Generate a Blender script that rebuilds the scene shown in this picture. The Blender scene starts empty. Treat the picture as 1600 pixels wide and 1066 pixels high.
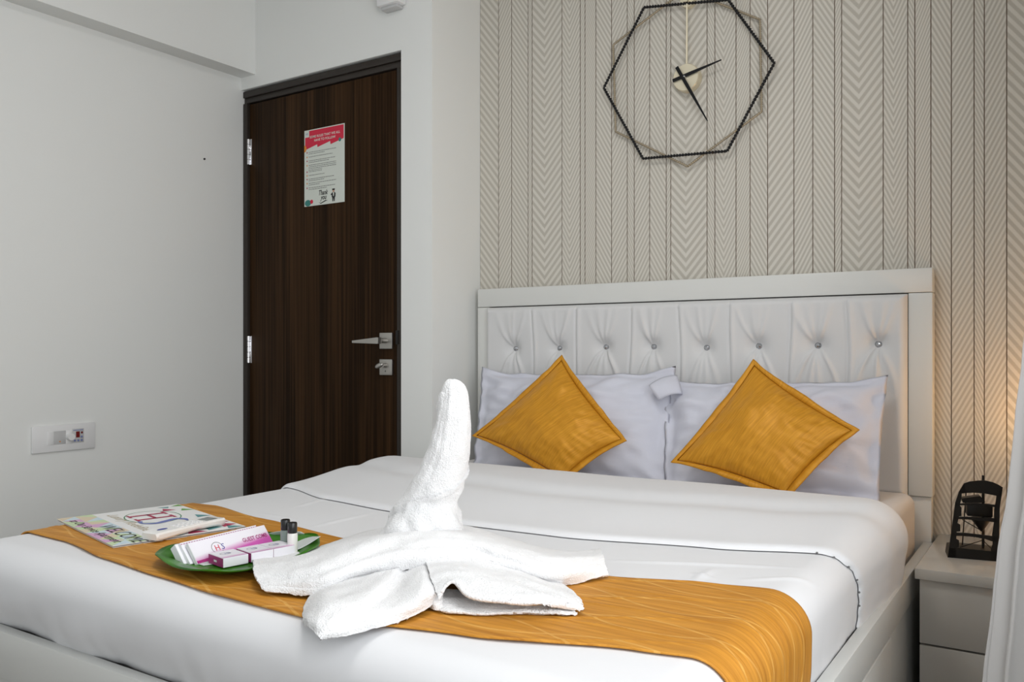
import bpy, bmesh, math, random
from mathutils import Vector, Matrix, noise
random.seed(7)
scene = bpy.context.scene
C = scene.collection
PI = math.pi

# ------------------------------------------------------------------ camera
F = 1330.0; HY = 548.0; YAW = math.radians(33.25); H = 0.96
cd = bpy.data.cameras.new('camera'); cam = bpy.data.objects.new('camera', cd); C.objects.link(cam)
cd.sensor_width = 36.0; cd.lens = F / 1600 * 36.0; cd.shift_y = (HY - 533.0) / 1600.0
cd.clip_start = 0.02
cam.location = (0, 0, H); cam.rotation_euler = (PI / 2, 0, YAW)
scene.camera = cam

# ------------------------------------------------------------------ light, exposure
scene.view_settings.view_transform = 'Standard'
scene.view_settings.look = 'None'
scene.view_settings.exposure = 0.12
scene.view_settings.gamma = 1.0
scene.view_settings.use_curve_mapping = False
w = bpy.data.worlds.new('daylight'); scene.world = w; w.use_nodes = True
w.node_tree.nodes['Background'].inputs[0].default_value = (0.80, 0.90, 1.0, 1)
w.node_tree.nodes['Background'].inputs[1].default_value = 0.3

def area(name, loc, rot, sx, sy, power, col):
    l = bpy.data.lights.new(name, 'AREA'); l.shape = 'RECTANGLE'; l.size = sx; l.size_y = sy
    l.energy = power; l.color = col
    o = bpy.data.objects.new(name, l); C.objects.link(o); o.location = loc; o.rotation_euler = rot
    return o
RX = 0.34          # right wall
BY = -1.75         # wall behind the camera
LX = -3.175        # left wall
CZ = 2.72          # ceiling
# daylight through the right window; the rear one is an added, unseen fill
area('daylight_right_window', (RX + 0.10, 0.35, 1.40), (0, PI / 2, 0), 1.7, 2.2, 45, (0.97, 0.985, 1.0))
area('rear_fill_light', (-1.55, BY - 0.10, 1.50), (PI / 2, 0, 0), 2.2, 1.7, 9, (0.97, 0.985, 1.0))  # added fill from behind the camera, lifts door wall, cushions and towel
PANELS = [(-.90, 1.15)]      # recessed ceiling panel over the bed, above the frame
for px_, py_ in PANELS:
    area('ceiling_panel_light', (px_, py_, CZ - .022), (0, 0, 0), .56, .56, 12.5, (1.0, 0.99, 0.975))

# ------------------------------------------------------------------ helpers
def ray(x, y):
    u = (x - 800) / F; v = (HY - y) / F
    return Vector((-math.sin(YAW) + u * math.cos(YAW), math.cos(YAW) + u * math.sin(YAW), v))
def at(x, y, X=None, Y=None, Z=None):
    a = ray(x, y)
    t = X / a.x if X is not None else Y / a.y if Y is not None else (Z - H) / a.z
    return Vector((a.x * t, a.y * t, H + a.z * t))

MATS = {}
def nmat(name):
    m = bpy.data.materials.new(name); m.use_nodes = True
    MATS[name] = m
    return m, m.node_tree.nodes, m.node_tree.links, m.node_tree.nodes['Principled BSDF']
def mat(name, col, rough=0.5, metal=0.0, bump=None, var=None, **kw):
    """bump=(scale, strength[, stretch xyz]); var=(col2, scale, stretch)"""
    m, N, L, b = nmat(name)
    b.inputs['Base Color'].default_value = (*col, 1); b.inputs['Roughness'].default_value = rough
    b.inputs['Metallic'].default_value = metal
    for k, v in kw.items(): b.inputs[k.replace('_', ' ')].default_value = v
    if bump or var:
        tc = N.new('ShaderNodeTexCoord')
    if var:
        mp = N.new('ShaderNodeMapping'); mp.inputs['Scale'].default_value = var[2] if len(var) > 2 else (1, 1, 1)
        L.new(tc.outputs['Object'], mp.inputs[0])
        n = N.new('ShaderNodeTexNoise'); n.inputs['Scale'].default_value = var[1]; n.inputs['Detail'].default_value = 5
        L.new(mp.outputs[0], n.inputs['Vector'])
        r = N.new('ShaderNodeValToRGB'); r.color_ramp.elements[0].position = .35; r.color_ramp.elements[1].position = .65
        r.color_ramp.elements[0].color = (*col, 1); r.color_ramp.elements[1].color = (*var[0], 1)
        L.new(n.outputs[0], r.inputs[0]); L.new(r.outputs[0], b.inputs['Base Color'])
    if bump:
        mp = N.new('ShaderNodeMapping'); mp.inputs['Scale'].default_value = bump[2] if len(bump) > 2 else (1, 1, 1)
        L.new(tc.outputs['Object'], mp.inputs[0])
        n = N.new('ShaderNodeTexNoise'); n.inputs['Scale'].default_value = bump[0]; n.inputs['Detail'].default_value = 3
        L.new(mp.outputs[0], n.inputs['Vector'])
        bp = N.new('ShaderNodeBump'); bp.inputs['Strength'].default_value = bump[1]; bp.inputs['Distance'].default_value = bump[3] if len(bump) > 3 else 0.002
        L.new(n.outputs[0], bp.inputs['Height']); L.new(bp.outputs[0], b.inputs['Normal'])
    return m

mat('paint', (.79, .80, .78), .75, bump=(260, .10))
mat('ceiling_paint', (.74, .74, .73), .8)
mat('floor_tile', (.30, .28, .26), .25, var=((.25, .235, .22), 3))
mat('wallpaper_line', (.13, .085, .055), .8)
mat('laminate', (.68, .685, .66), .32, bump=(40, .03))
mat('gloss_white', (.52, .50, .46), .12)
mat('dark_gap', (.03, .03, .03), .8)
mat('upholstery', (.66, .66, .66), .62, bump=(500, .12, (1, 1, .4)))
mat('sheet', (.765, .77, .785), .75, bump=(16, .10, (1, 3, 1)))
mat('fitted_sheet', (.74, .72, .71), .75, bump=(250, .15))
mat('pillowcase', (.64, .65, .73), .8, bump=(180, .22, (1, 1, 3)))
mat('terry', (.88, .88, .885), .95, bump=(420, .9, (1, 1, 1), .0035), Sheen_Weight=.2)
mat('chrome', (.80, .80, .82), .12, 1)
mat('steel', (.46, .445, .42), .36, 1, bump=(300, .05, (.1, 1, 1)))
mat('crystal', (.42, .43, .45), .16, .85)
mat('black_metal', (.012, .011, .010), .45, .3)
mat('black_wire', (.010, .010, .011), .32, .5)
mat('gold_wire', (.36, .30, .21), .40, .5)
mat('brass', (.78, .71, .54), .34, .45)
mat('door_frame', (.020, .014, .010), .5, bump=(60, .15, (1, 1, .05)))
mat('white_plastic', (.78, .78, .78), .35)
mat('grey_plastic', (.52, .52, .52), .35)
mat('remote_plastic', (.82, .81, .79), .3)
mat('lcd', (.22, .24, .23), .25)
mat('bottle_cap', (.012, .012, .013), .28)
mat('bottle_white', (.80, .79, .76), .3)
mat('bottle_green', (.22, .27, .25), .25)
mat('tray_green', (.045, .20, .008), .30, var=((.018, .10, .004), 14), Specular_IOR_Level=.3)
mat('napkin', (.58, .62, .60), .8)
mat('paper', (.80, .80, .79), .6)
mat('box_white', (.80, .79, .83), .45)
mat('magenta', (.36, .02, .17), .45)
mat('ink_black', (.015, .014, .014), .6)
mat('ink_grey', (.16, .16, .16), .6)
mat('ink_gold', (.50, .42, .27), .6)
mat('red', (.62, .012, .05), .5)
mat('crimson', (.42, .03, .09), .5)
mat('teal', (.03, .20, .18), .5)
mat('teal_light', (.10, .28, .29), .5)
mat('green', (.13, .36, .06), .5)
mat('green_dark', (.02, .22, .08), .5)
mat('orange', (.70, .25, .03), .5)
mat('pastel_green', (.56, .68, .42), .55)
mat('pastel_pink', (.64, .38, .58), .55)
mat('pastel_blue', (.56, .68, .74), .55)
mat('pastel_sand', (.68, .58, .42), .55)
mat('ink_blue', (.05, .07, .32), .5)
mat('ink_periwinkle', (.15, .19, .46), .5)
mat('display_red', (.16, .005, .005), .2)
mat('button_blue', (.18, .22, .42), .4)
mat('poster_paper', (.66, .70, .64), .4)
mat('skin', (.55, .33, .24), .6)
mat('curtain', (.50, .49, .48), .5, bump=(90, .06, (1, 1, .15)), Sheen_Weight=.3)
mat('lamp_fabric', (.80, .66, .46), .8)
mat('window_frame', (.75, .75, .75), .4)

# glass pane: thin, mostly clear
m, N, L, b = nmat('glass')
tr = N.new('ShaderNodeBsdfTransparent'); gl = N.new('ShaderNodeBsdfGlossy'); gl.inputs['Roughness'].default_value = .02
mx = N.new('ShaderNodeMixShader'); mx.inputs[0].default_value = .06
L.new(tr.outputs[0], mx.inputs[1]); L.new(gl.outputs[0], mx.inputs[2]); L.new(mx.outputs[0], N['Material Output'].inputs[0])
# lamp bulb
m, N, L, b = nmat('bulb')
b.inputs['Emission Color'].default_value = (1, .62, .28, 1); b.inputs['Emission Strength'].default_value = 25

# door veneer: dark wenge, straight vertical grain
m, N, L, b = nmat('veneer')
tc = N.new('ShaderNodeTexCoord')
def stretched(scale, xyz, det=4):
    mp = N.new('ShaderNodeMapping'); mp.inputs['Scale'].default_value = xyz; L.new(tc.outputs['Object'], mp.inputs[0])
    n = N.new('ShaderNodeTexNoise'); n.inputs['Scale'].default_value = scale; n.inputs['Detail'].default_value = det
    L.new(mp.outputs[0], n.inputs['Vector']); return n
n1 = stretched(90, (1, 1, .012), 3); n2 = stretched(14, (1, 1, .03), 2)
ad = N.new('ShaderNodeMath'); ad.operation = 'MULTIPLY_ADD'; ad.inputs[1].default_value = .55
L.new(n1.outputs[0], ad.inputs[0])
mu = N.new('ShaderNodeMath'); mu.operation = 'MULTIPLY'; mu.inputs[1].default_value = .45
L.new(n2.outputs[0], mu.inputs[0]); L.new(mu.outputs[0], ad.inputs[2])
r = N.new('ShaderNodeValToRGB'); e = r.color_ramp.elements
e[0].position = .40; e[0].color = (.0150, .0072, .0028, 1); e[1].position = .64; e[1].color = (.056, .027, .0105, 1)
L.new(ad.outputs[0], r.inputs[0]); L.new(r.outputs[0], b.inputs['Base Color'])
b.inputs['Roughness'].default_value = .45; b.inputs['Specular IOR Level'].default_value = .07

# wallpaper: printed twill; the phase of the diagonal stripes is laid down in the UVs
m, N, L, b = nmat('wallpaper')
uv = N.new('ShaderNodeUVMap'); sp = N.new('ShaderNodeSeparateXYZ'); L.new(uv.outputs[0], sp.inputs[0])
ml = N.new('ShaderNodeMath'); ml.operation = 'MULTIPLY'; ml.inputs[1].default_value = 2 * PI; L.new(sp.outputs[0], ml.inputs[0])
sn = N.new('ShaderNodeMath'); sn.operation = 'SINE'; L.new(ml.outputs[0], sn.inputs[0])
mr = N.new('ShaderNodeMapRange'); mr.inputs[1].default_value = -.45; mr.inputs[2].default_value = .45; L.new(sn.outputs[0], mr.inputs[0])
tc = N.new('ShaderNodeTexCoord'); nz = N.new('ShaderNodeTexNoise'); nz.inputs['Scale'].default_value = 220; L.new(tc.outputs['Object'], nz.inputs['Vector'])
mm = N.new('ShaderNodeMath'); mm.operation = 'MULTIPLY_ADD'; mm.inputs[1].default_value = .5; mm.inputs[2].default_value = -.25; L.new(nz.outputs[0], mm.inputs[0])
a2 = N.new('ShaderNodeMath'); a2.operation = 'ADD'; a2.use_clamp = True; L.new(mr.outputs[0], a2.inputs[0]); L.new(mm.outputs[0], a2.inputs[1])
rc = N.new('ShaderNodeValToRGB'); rc.color_ramp.elements[0].color = (.475, .445, .385, 1); rc.color_ramp.elements[1].color = (.64, .61, .545, 1)
L.new(a2.outputs[0], rc.inputs[0]); L.new(rc.outputs[0], b.inputs['Base Color']); b.inputs['Roughness'].default_value = .7
bp = N.new('ShaderNodeBump'); bp.inputs['Strength'].default_value = .12; bp.inputs['Distance'].default_value = .001
L.new(a2.outputs[0], bp.inputs['Height']); L.new(bp.outputs[0], b.inputs['Normal'])

# gold satin for the cushions (slubs along one UV axis) and runner
def satin(name, c1, c2, su, sv, rough, quilt=False, metal=.25):
    m, N, L, b = nmat(name)
    uv = N.new('ShaderNodeUVMap'); mp = N.new('ShaderNodeMapping'); mp.inputs['Scale'].default_value = (su, sv, 1)
    L.new(uv.outputs[0], mp.inputs[0])
    n = N.new('ShaderNodeTexNoise'); n.inputs['Scale'].default_value = 1; n.inputs['Detail'].default_value = 6; n.inputs['Roughness'].default_value = .65
    L.new(mp.outputs[0], n.inputs['Vector'])
    r = N.new('ShaderNodeValToRGB'); r.color_ramp.elements[0].position = .32; r.color_ramp.elements[1].position = .70
    r.color_ramp.elements[0].color = (*c1, 1); r.color_ramp.elements[1].color = (*c2, 1)
    L.new(n.outputs[0], r.inputs[0]); col_out = r.outputs[0]
    if quilt:                                       # pale wavy stitching lines woven into the cloth
        sp = N.new('ShaderNodeSeparateXYZ'); L.new(uv.outputs[0], sp.inputs[0])
        def mth(op, a, b2=None, c2=None):
            q = N.new('ShaderNodeMath'); q.operation = op
            for i_, x_ in enumerate((a, b2, c2)):
                if x_ is None: continue
                if isinstance(x_, (int, float)): q.inputs[i_].default_value = x_
                else: L.new(x_, q.inputs[i_])
            return q.outputs[0]
        fac = None
        for phs in (0.0, PI):
            wv = mth('SINE', mth('MULTIPLY_ADD', sp.outputs[0], 15.0, phs))
            fr_ = mth('FRACT', mth('MULTIPLY_ADD', wv, .26, mth('MULTIPLY', sp.outputs[1], 9.0)))
            ln_ = mth('LESS_THAN', mth('ABSOLUTE', mth('SUBTRACT', fr_, .5)), .022)
            fac = ln_ if fac is None else mth('MAXIMUM', fac, ln_)
        fac = mth('MULTIPLY', fac, mth('MULTIPLY', n.outputs[0], .50))
        mixc = N.new('ShaderNodeMix'); mixc.data_type = 'RGBA'; L.new(fac, mixc.inputs['Factor'])
        L.new(col_out, mixc.inputs['A']); mixc.inputs['B'].default_value = (.95, .62, .20, 1); col_out = mixc.outputs['Result']
    L.new(col_out, b.inputs['Base Color'])
    b.inputs['Roughness'].default_value = rough; b.inputs['Metallic'].default_value = metal
    b.inputs['Specular IOR Level'].default_value = .3
    bp = N.new('ShaderNodeBump'); bp.inputs['Strength'].default_value = .25; bp.inputs['Distance'].default_value = .001
    L.new(n.outputs[0], bp.inputs['Height']); L.new(bp.outputs[0], b.inputs['Normal'])
satin('cushion_satin', (.50, .21, .010), (.72, .34, .028), 4, 60, .47, metal=.15)
satin('runner_satin', (.42, .165, .014), (.70, .325, .045), 5, 120, .55, quilt=True, metal=.12)

# comb box print: white running into pink at one side (UV.y)
m, N, L, b = nmat('comb_box_print')
uv = N.new('ShaderNodeUVMap'); sp = N.new('ShaderNodeSeparateXYZ'); L.new(uv.outputs[0], sp.inputs[0])
mp = N.new('ShaderNodeMath'); mp.operation = 'MULTIPLY_ADD'; mp.inputs[1].default_value = -.40
L.new(sp.outputs[0], mp.inputs[0]); L.new(sp.outputs[1], mp.inputs[2])
r = N.new('ShaderNodeValToRGB'); e = r.color_ramp.elements
e[0].position = 0; e[0].color = (.58, .10, .42, 1); e[1].position = .32; e[1].color = (.80, .78, .83, 1)
L.new(mp.outputs[0], r.inputs[0]); L.new(r.outputs[0], b.inputs['Base Color']); b.inputs['Roughness'].default_value = .35

def M(x): return MATS[x] if isinstance(x, str) else x

def link(name, me, material, parent=None):
    o = bpy.data.objects.new(name, me); C.objects.link(o)
    if material is not None: me.materials.append(M(material))
    if parent is not None: o.parent = parent
    return o
def smooth(o, ang=None):
    me = o.data
    if ang is None:
        for p in me.polygons: p.use_smooth = True
    else:
        me.set_sharp_from_angle(angle=math.radians(ang)); 
        for p in me.polygons: p.use_smooth = True
    return o
def from_bm(name, bm, material, parent=None, ang=40):
    bmesh.ops.recalc_face_normals(bm, faces=bm.faces)
    me = bpy.data.meshes.new(name); bm.to_mesh(me); bm.free()
    o = link(name, me, material, parent)
    if ang: smooth(o, ang)
    return o
def add_box(bm, lo, hi, bev=0.0, mtx=None, seg=2):
    t = bmesh.new(); bmesh.ops.create_cube(t, size=1)
    s = [hi[i] - lo[i] for i in range(3)]; c = [(hi[i] + lo[i]) / 2 for i in range(3)]
    for v in t.verts: v.co = Vector((v.co.x * s[0] + c[0], v.co.y * s[1] + c[1], v.co.z * s[2] + c[2]))
    if bev: bmesh.ops.bevel(t, geom=t.edges[:], offset=bev, segments=seg, affect='EDGES', profile=.5)
    if mtx is not None: bmesh.ops.transform(t, matrix=mtx, verts=t.verts)
    me = bpy.data.meshes.new('t'); t.to_mesh(me); t.free(); bm.from_mesh(me); bpy.data.meshes.remove(me)
def box(name, lo, hi, material, parent=None, bev=0.0, mtx=None, seg=2):
    bm = bmesh.new(); add_box(bm, lo, hi, bev, mtx, seg); return from_bm(name, bm, material, parent)
def add_cyl(bm, p0, p1, r0, r1=None, n=16):
    p0 = Vector(p0); p1 = Vector(p1); d = p1 - p0; r1 = r0 if r1 is None else r1
    q = d.to_track_quat('Z', 'Y').to_matrix().to_4x4(); q.translation = (p0 + p1) / 2
    bmesh.ops.create_cone(bm, cap_ends=True, segments=n, radius1=r0, radius2=r1, depth=d.length, matrix=q)
def cyl(name, p0, p1, r0, material, parent=None, r1=None, n=16, ang=40):
    bm = bmesh.new(); add_cyl(bm, p0, p1, r0, r1, n); return from_bm(name, bm, material, parent, ang)
def lathe(name, prof, material, parent=None, n=24, loc=(0, 0, 0)):
    bm = bmesh.new(); rings = []
    for r, z in prof:
        rings.append([bm.verts.new((loc[0] + r * math.cos(2 * PI * i / n), loc[1] + r * math.sin(2 * PI * i / n), loc[2] + z)) for i in range(n)])
    for a, b_ in zip(rings, rings[1:]):
        for i in range(n): bm.faces.new((a[i], a[(i + 1) % n], b_[(i + 1) % n], b_[i]))
    bm.faces.new(rings[0]); bm.faces.new(rings[-1])
    return from_bm(name, bm, material, parent, 35)
def prism(name, pts, d, material, parent=None, mtx=None, bev=0):
    """polygon in local xz, extruded by d along +y"""
    bm = bmesh.new()
    a = [bm.verts.new((p[0], 0, p[1])) for p in pts]; b_ = [bm.verts.new((p[0], d, p[1])) for p in pts]
    bm.faces.new(a); bm.faces.new(b_)
    n = len(pts)
    for i in range(n): bm.faces.new((a[i], a[(i + 1) % n], b_[(i + 1) % n], b_[i]))
    if mtx is not None: bmesh.ops.transform(bm, matrix=mtx, verts=bm.verts)
    return from_bm(name, bm, material, parent, 30)
def grid_mesh(name, rows, material, parent=None, uvs=None, smooth_=True, close=False):
    nr = len(rows); nc = len(rows[0]); vs = [tuple(p) for r_ in rows for p in r_]; fs = []
    for i in range(nr - 1):
        for j in range(nc - 1 if not close else nc):
            j2 = (j + 1) % nc
            fs.append((i * nc + j, i * nc + j2, (i + 1) * nc + j2, (i + 1) * nc + j))
    me = bpy.data.meshes.new(name); me.from_pydata(vs, [], fs)
    if uvs:
        ul = me.uv_layers.new(name='UVMap'); flat = [q for r_ in uvs for q in r_]
        for l in me.loops: ul.data[l.index].uv = flat[l.vertex_index]
    me.validate(); me.update()
    o = link(name, me, material, parent)
    if smooth_: smooth(o)
    return o
def solidify(o, t, off=0, rim=True):
    md = o.modifiers.new('thickness', 'SOLIDIFY'); md.thickness = t; md.offset = off; md.use_rim = rim
    return o
def empty(name, loc=(0, 0, 0), rz=0.0):
    o = bpy.data.objects.new(name, None); C.objects.link(o); o.location = loc; o.rotation_euler = (0, 0, rz); o.empty_display_size = .05
    return o
def tag(o, label, cat, group=None):
    o['label'] = label; o['category'] = cat
    if group: o['group'] = group
    return o
def struct(o, label=None):
    o['kind'] = 'structure'
    if label: o['label'] = label
    return o
def sstep(a, b_, x):
    t = max(0.0, min(1.0, (x - a) / (b_ - a))); return t * t * (3 - 2 * t)
def interp(tab, x):
    if x <= tab[0][0]: return tab[0][1]
    for (x0, y0), (x1, y1) in zip(tab, tab[1:]):
        if x <= x1:
            t = (x - x0) / (x1 - x0); t = t * t * (3 - 2 * t) * .5 + t * .5
            return y0 + (y1 - y0) * t
    return tab[-1][1]
def frame(origin, xa, ya):
    """matrix with local x, y in a plane and z out of it"""
    x = Vector(xa).normalized(); y = Vector(ya); y = (y - x * y.dot(x)).normalized(); z = x.cross(y)
    m_ = Matrix((x, y, z)).transposed().to_4x4(); m_.translation = Vector(origin); return m_
def text(body, size, material, parent, mtx, x=0, y=0, z=.0004, shear=0.0, align='CENTER', name='lettering', sx=1.0, bold=0.0):
    cu = bpy.data.curves.new('t', 'FONT'); cu.body = body; cu.size = size; cu.shear = shear; cu.align_x = align; cu.offset = bold
    cu.resolution_u = 3
    ob = bpy.data.objects.new('t', cu); C.objects.link(ob)
    me = bpy.data.meshes.new_from_object(ob.evaluated_get(bpy.context.evaluated_depsgraph_get()))
    bpy.data.objects.remove(ob); bpy.data.curves.remove(cu)
    me.transform(mtx @ Matrix.Translation((x, y, z)) @ Matrix.Diagonal((sx, 1, 1, 1)))
    me.materials.clear(); me.name = name
    return link(name, me, material, parent)
def decal(name, pts, material, parent, mtx, z=.0003):
    me = bpy.data.meshes.new(name); me.from_pydata([tuple(mtx @ Vector((p[0], p[1], z))) for p in pts], [], [tuple(range(len(pts)))])
    return link(name, me, material, parent)
def multi_decal(name, polys, material, parent, mtx, z=.0003):
    vs = []; fs = []
    for pts in polys:
        k = len(vs); vs += [tuple(mtx @ Vector((p[0], p[1], z))) for p in pts]; fs.append(tuple(range(k, k + len(pts))))
    me = bpy.data.meshes.new(name); me.from_pydata(vs, [], fs); return link(name, me, material, parent)
def ellipse(cx, cy, rx, ry, n=20, a0=0, a1=2 * PI):
    return [(cx + rx * math.cos(a0 + (a1 - a0) * i / n), cy + ry * math.sin(a0 + (a1 - a0) * i / n)) for i in range(n)]
def ring(name, cx, cy, rx, ry, wd, material, parent, mtx, z=.0003, a0=0.0, a1=2 * PI, n=36):
    polys = []
    for i in range(n):
        a = a0 + (a1 - a0) * i / n; b_ = a0 + (a1 - a0) * (i + 1) / n
        polys.append([(cx + rx * math.cos(a), cy + ry * math.sin(a)), (cx + rx * math.cos(b_), cy + ry * math.sin(b_)),
                      (cx + (rx - wd) * math.cos(b_), cy + (ry - wd) * math.sin(b_)), (cx + (rx - wd) * math.cos(a), cy + (ry - wd) * math.sin(a))])
    return multi_decal(name, polys, material, parent, mtx, z)

# ------------------------------------------------------------------ room shell
WY = 2.90           # wallpapered wall
DY = 2.58           # wall with the door
PX = -2.061         # return between the two
struct(box('floor', (LX - .1, BY - .1, -.05), (RX + .1, WY + .2, 0), 'floor_tile'), 'pale stone tile floor')
struct(box('ceiling', (LX - .1, BY - .1, CZ), (RX + .1, WY + .2, CZ + .08), 'ceiling_paint'), 'plain white ceiling')
struct(box('wall_left', (LX - .1, BY - .1, 0), (LX, DY + .15, CZ), 'paint'), 'plain off-white painted wall left of the door')
struct(box('trim_1', (LX, BY, 2.208), (-3.078, DY, CZ), 'paint'), 'shallow painted beam along the top of the left wall')
# wall with the door: pieces around the opening
DXL, DXR, DZ = LX, -2.217, 2.152
bm = bmesh.new()
add_box(bm, (DXL - .1, DY, DZ), (PX, DY + .12, CZ)); add_box(bm, (DXR, DY, 0), (PX, DY + .12, DZ))
struct(from_bm('wall_back', bm, 'paint', ang=None), 'white wall around the dark door')
struct(box('wall_return', (PX - .1, DY + .12, 0), (PX, WY + .1, CZ), 'paint'), 'narrow return wall between the door and the bed head')
PW = struct(box('wall_headboard', (PX, WY + .0015, 0), (RX + .1, WY + .1, CZ), 'wallpaper_line'), 'wall papered in beige chevron stripes behind the bed')
# printed paper strips, each with its own stripe direction
lines = [750, 779, 799.5, 825, 831.5, 878, 906.5, 914, 931, 955.6, 980, 991, 1015, 1041, 1048, 1104.8, 1117, 1150, 1172, 1199.4, 1240.5,
         1270, 1304, 1315, 1380, 1418.3, 1429.5, 1454.5, 1486.5, 1522, 1538, 1573]
kinds = '\\ / \\ / V V / / \\ / \\ / \\ / V \\ V / \\ / / \\ / V V \\ / \\ / \\ /'.split()
xs = [at(px, 420, Y=WY).x for px in lines]; xs[0] = PX
k = 3
while xs[-1] < RX - .05:
    xs.append(xs[-1] + (.055, .09, .02, .12)[k % 4]); kinds.append('\\/\\V'[k % 4]); k += 1
xs.append(RX); kinds.append('/')
for i, kd in enumerate(kinds):
    x0 = xs[i] + .0014; x1 = xs[i + 1] - .0014; wd = x1 - x0
    if wd < .004: continue
    sl = max(.9, min(2.6, .115 / wd)) * (1.0 if kd != 'V' else 1.35); per = .034 if wd > .085 else .028 if wd > .05 else .023
    cols = [x0, x1] if kd != 'V' else [x0, x0 + wd * .42, x1]
    ph = {'\\': lambda x: sl * x, '/': lambda x: -sl * x, 'V': lambda x: -sl * abs(x - cols[1])}[kd] if kd != 'V' else (lambda x: -sl * abs(x - cols[1]))
    # V: left arm falls to the right, right arm rises
    rows = [[(x, WY, z) for x in cols] for z in (0, CZ)]; uvs = [[((z + ph(x)) / per, 0) for x in cols] for z in (0, CZ)]
    o = grid_mesh('wallpaper_strip', rows, 'wallpaper', PW, uvs, smooth_=False)
    solidify(o, .0012, -1)
for k_, (px_, py_) in enumerate(PANELS):
    e_ = empty('ceiling_light', (px_, py_, CZ)); e_['category'] = 'ceiling light'; pass
    e_['label'] = 'square recessed ceiling light panel above the bed, out of the picture'
    for lo, hi in (((-.31, -.31), (.31, -.285)), ((-.31, .285), (.31, .31)), ((-.31, -.285), (-.285, .285)), ((.285, -.285), (.31, .285))):
        box('panel_frame', (lo[0], lo[1], -.018), (hi[0], hi[1], 0), 'window_frame', e_)
    box('diffuser', (-.284, -.284, -.012), (.284, .284, -.004), 'white_plastic', e_)
# walls out of the picture that close the room, with the bedside window and an added rear one
def wall_with_window(name, axis, pos, thick, lo, hi, wlo, whi, label):
    bm = bmesh.new()
    def b4(a0, a1, z0, z1):
        if axis == 'x': add_box(bm, (pos, a0, z0), (pos + thick, a1, z1))
        else: add_box(bm, (a0, pos, z0), (a1, pos + thick, z1))
    b4(lo, wlo[0], 0, CZ); b4(whi[0], hi, 0, CZ); b4(wlo[0], whi[0], 0, wlo[1]); b4(wlo[0], whi[0], whi[1], CZ)
    return struct(from_bm(name, bm, 'paint', ang=None), label)
wall_with_window('wall_right', 'x', RX, .1, BY - .1, WY + .1, (-.75, .50), (1.45, 2.28), 'white wall with the curtained window')
wall_with_window('wall_front', 'y', BY - .1, .1, LX - .1, RX + .1, (-2.65, .65), (-.45, 2.35), 'white wall opposite the bed head')
def window(name, axis, pos, a0, a1, z0, z1, label):
    e_ = empty(name); struct(e_, label)
    def bx(n_, lo, hi, mt, t0, t1):
        if axis == 'x': box(n_, (pos + t0, lo[0], lo[1]), (pos + t1, hi[0], hi[1]), mt, e_)
        else: box(n_, (lo[0], pos + t0, lo[1]), (hi[0], pos + t1, hi[1]), mt, e_)
    for lo, hi in (((a0, z0), (a0 + .05, z1)), ((a1 - .05, z0), (a1, z1)), ((a0 + .05, z0), (a1 - .05, z0 + .05)), ((a0 + .05, z1 - .05), (a1 - .05, z1)),
                   (((a0 + a1) / 2 - .025, z0 + .05), ((a0 + a1) / 2 + .025, z1 - .05))):
        bx('window_frame', lo, hi, 'window_frame', .03, .06)
    for p0, p1 in ((a0 + .05, (a0 + a1) / 2 - .025), ((a0 + a1) / 2 + .025, a1 - .05)):
        bx('pane', (p0, z0 + .05), (p1, z1 - .05), 'glass', .043, .047)
window('window_1', 'x', RX, -.75, 1.45, .50, 2.28, 'white framed window beside the bed')
window('fill_window', 'y', BY - .1, -2.65, -.45, .65, 2.35, 'added white framed window opposite the bed, unseen, for fill light')  # invented opening that carries the rear fill

# ------------------------------------------------------------------ door
door = struct(empty('door_1', (-2.69, DY, 0)), 'dark brown wood veneer door in a near-black frame')
def dparent(o): o.parent = door; o.matrix_parent_inverse = Matrix.Translation((2.69, -DY, 0)); return o
FL, FR, FT = -3.172, -2.219, 2.146
LL, LR, LT = -3.142, -2.249, 2.089
def frame_part(lo, hi, bev=.003): return dparent(box('door_frame', lo, hi, 'door_frame', None, bev))
frame_part((FL, DY + .008, 0), (LL - .002, DY + .10, LT + .002)); frame_part((LR + .002, DY + .008, 0), (FR, DY + .10, LT + .002))
frame_part((FL, DY + .008, LT + .028), (FR, DY + .10, FT)); frame_part((FL, DY + .016, LT + .003), (FR, DY + .10, LT + .028))
dparent(box('door_leaf', (LL, DY + .022, .012), (LR, DY + .060, LT - .002), 'veneer', None, .002))
dparent(box('door_stop', (LL, DY + .062, 0), (LR, DY + .08, LT), 'dark_gap'))
LY = DY + .022
for z0, z1 in ((1.81, 1.927), (.904, 1.027)):
    bm = bmesh.new(); x_ = LL + .000
    for i in range(5):
        h = (z1 - z0) / 5; add_cyl(bm, (x_, LY - .007, z0 + h * i + .001), (x_, LY - .007, z0 + h * (i + 1) - .001), .007, n=14)
    add_box(bm, (x_ + .001, LY - .0025, z0), (x_ + .016, LY + .0005, z1), .0005)
    dparent(from_bm('hinge', bm, 'chrome'))
hb = box('handle_rose', (-2.343, LY - .010, .967), (-2.275, LY, 1.032), 'steel', None, .002); dparent(hb)
bm = bmesh.new(); add_cyl(bm, (-2.309, LY - .008, 1.0), (-2.309, LY - .055, 1.0), .0105, n=20); add_box(bm, (at(596, 534, Y=LY - .06).x - .012, LY - .070, .9885), (-2.298, LY - .050, 1.0115), .003)
hh = from_bm('handle_neck', bm, 'steel'); dparent(hh)
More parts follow.
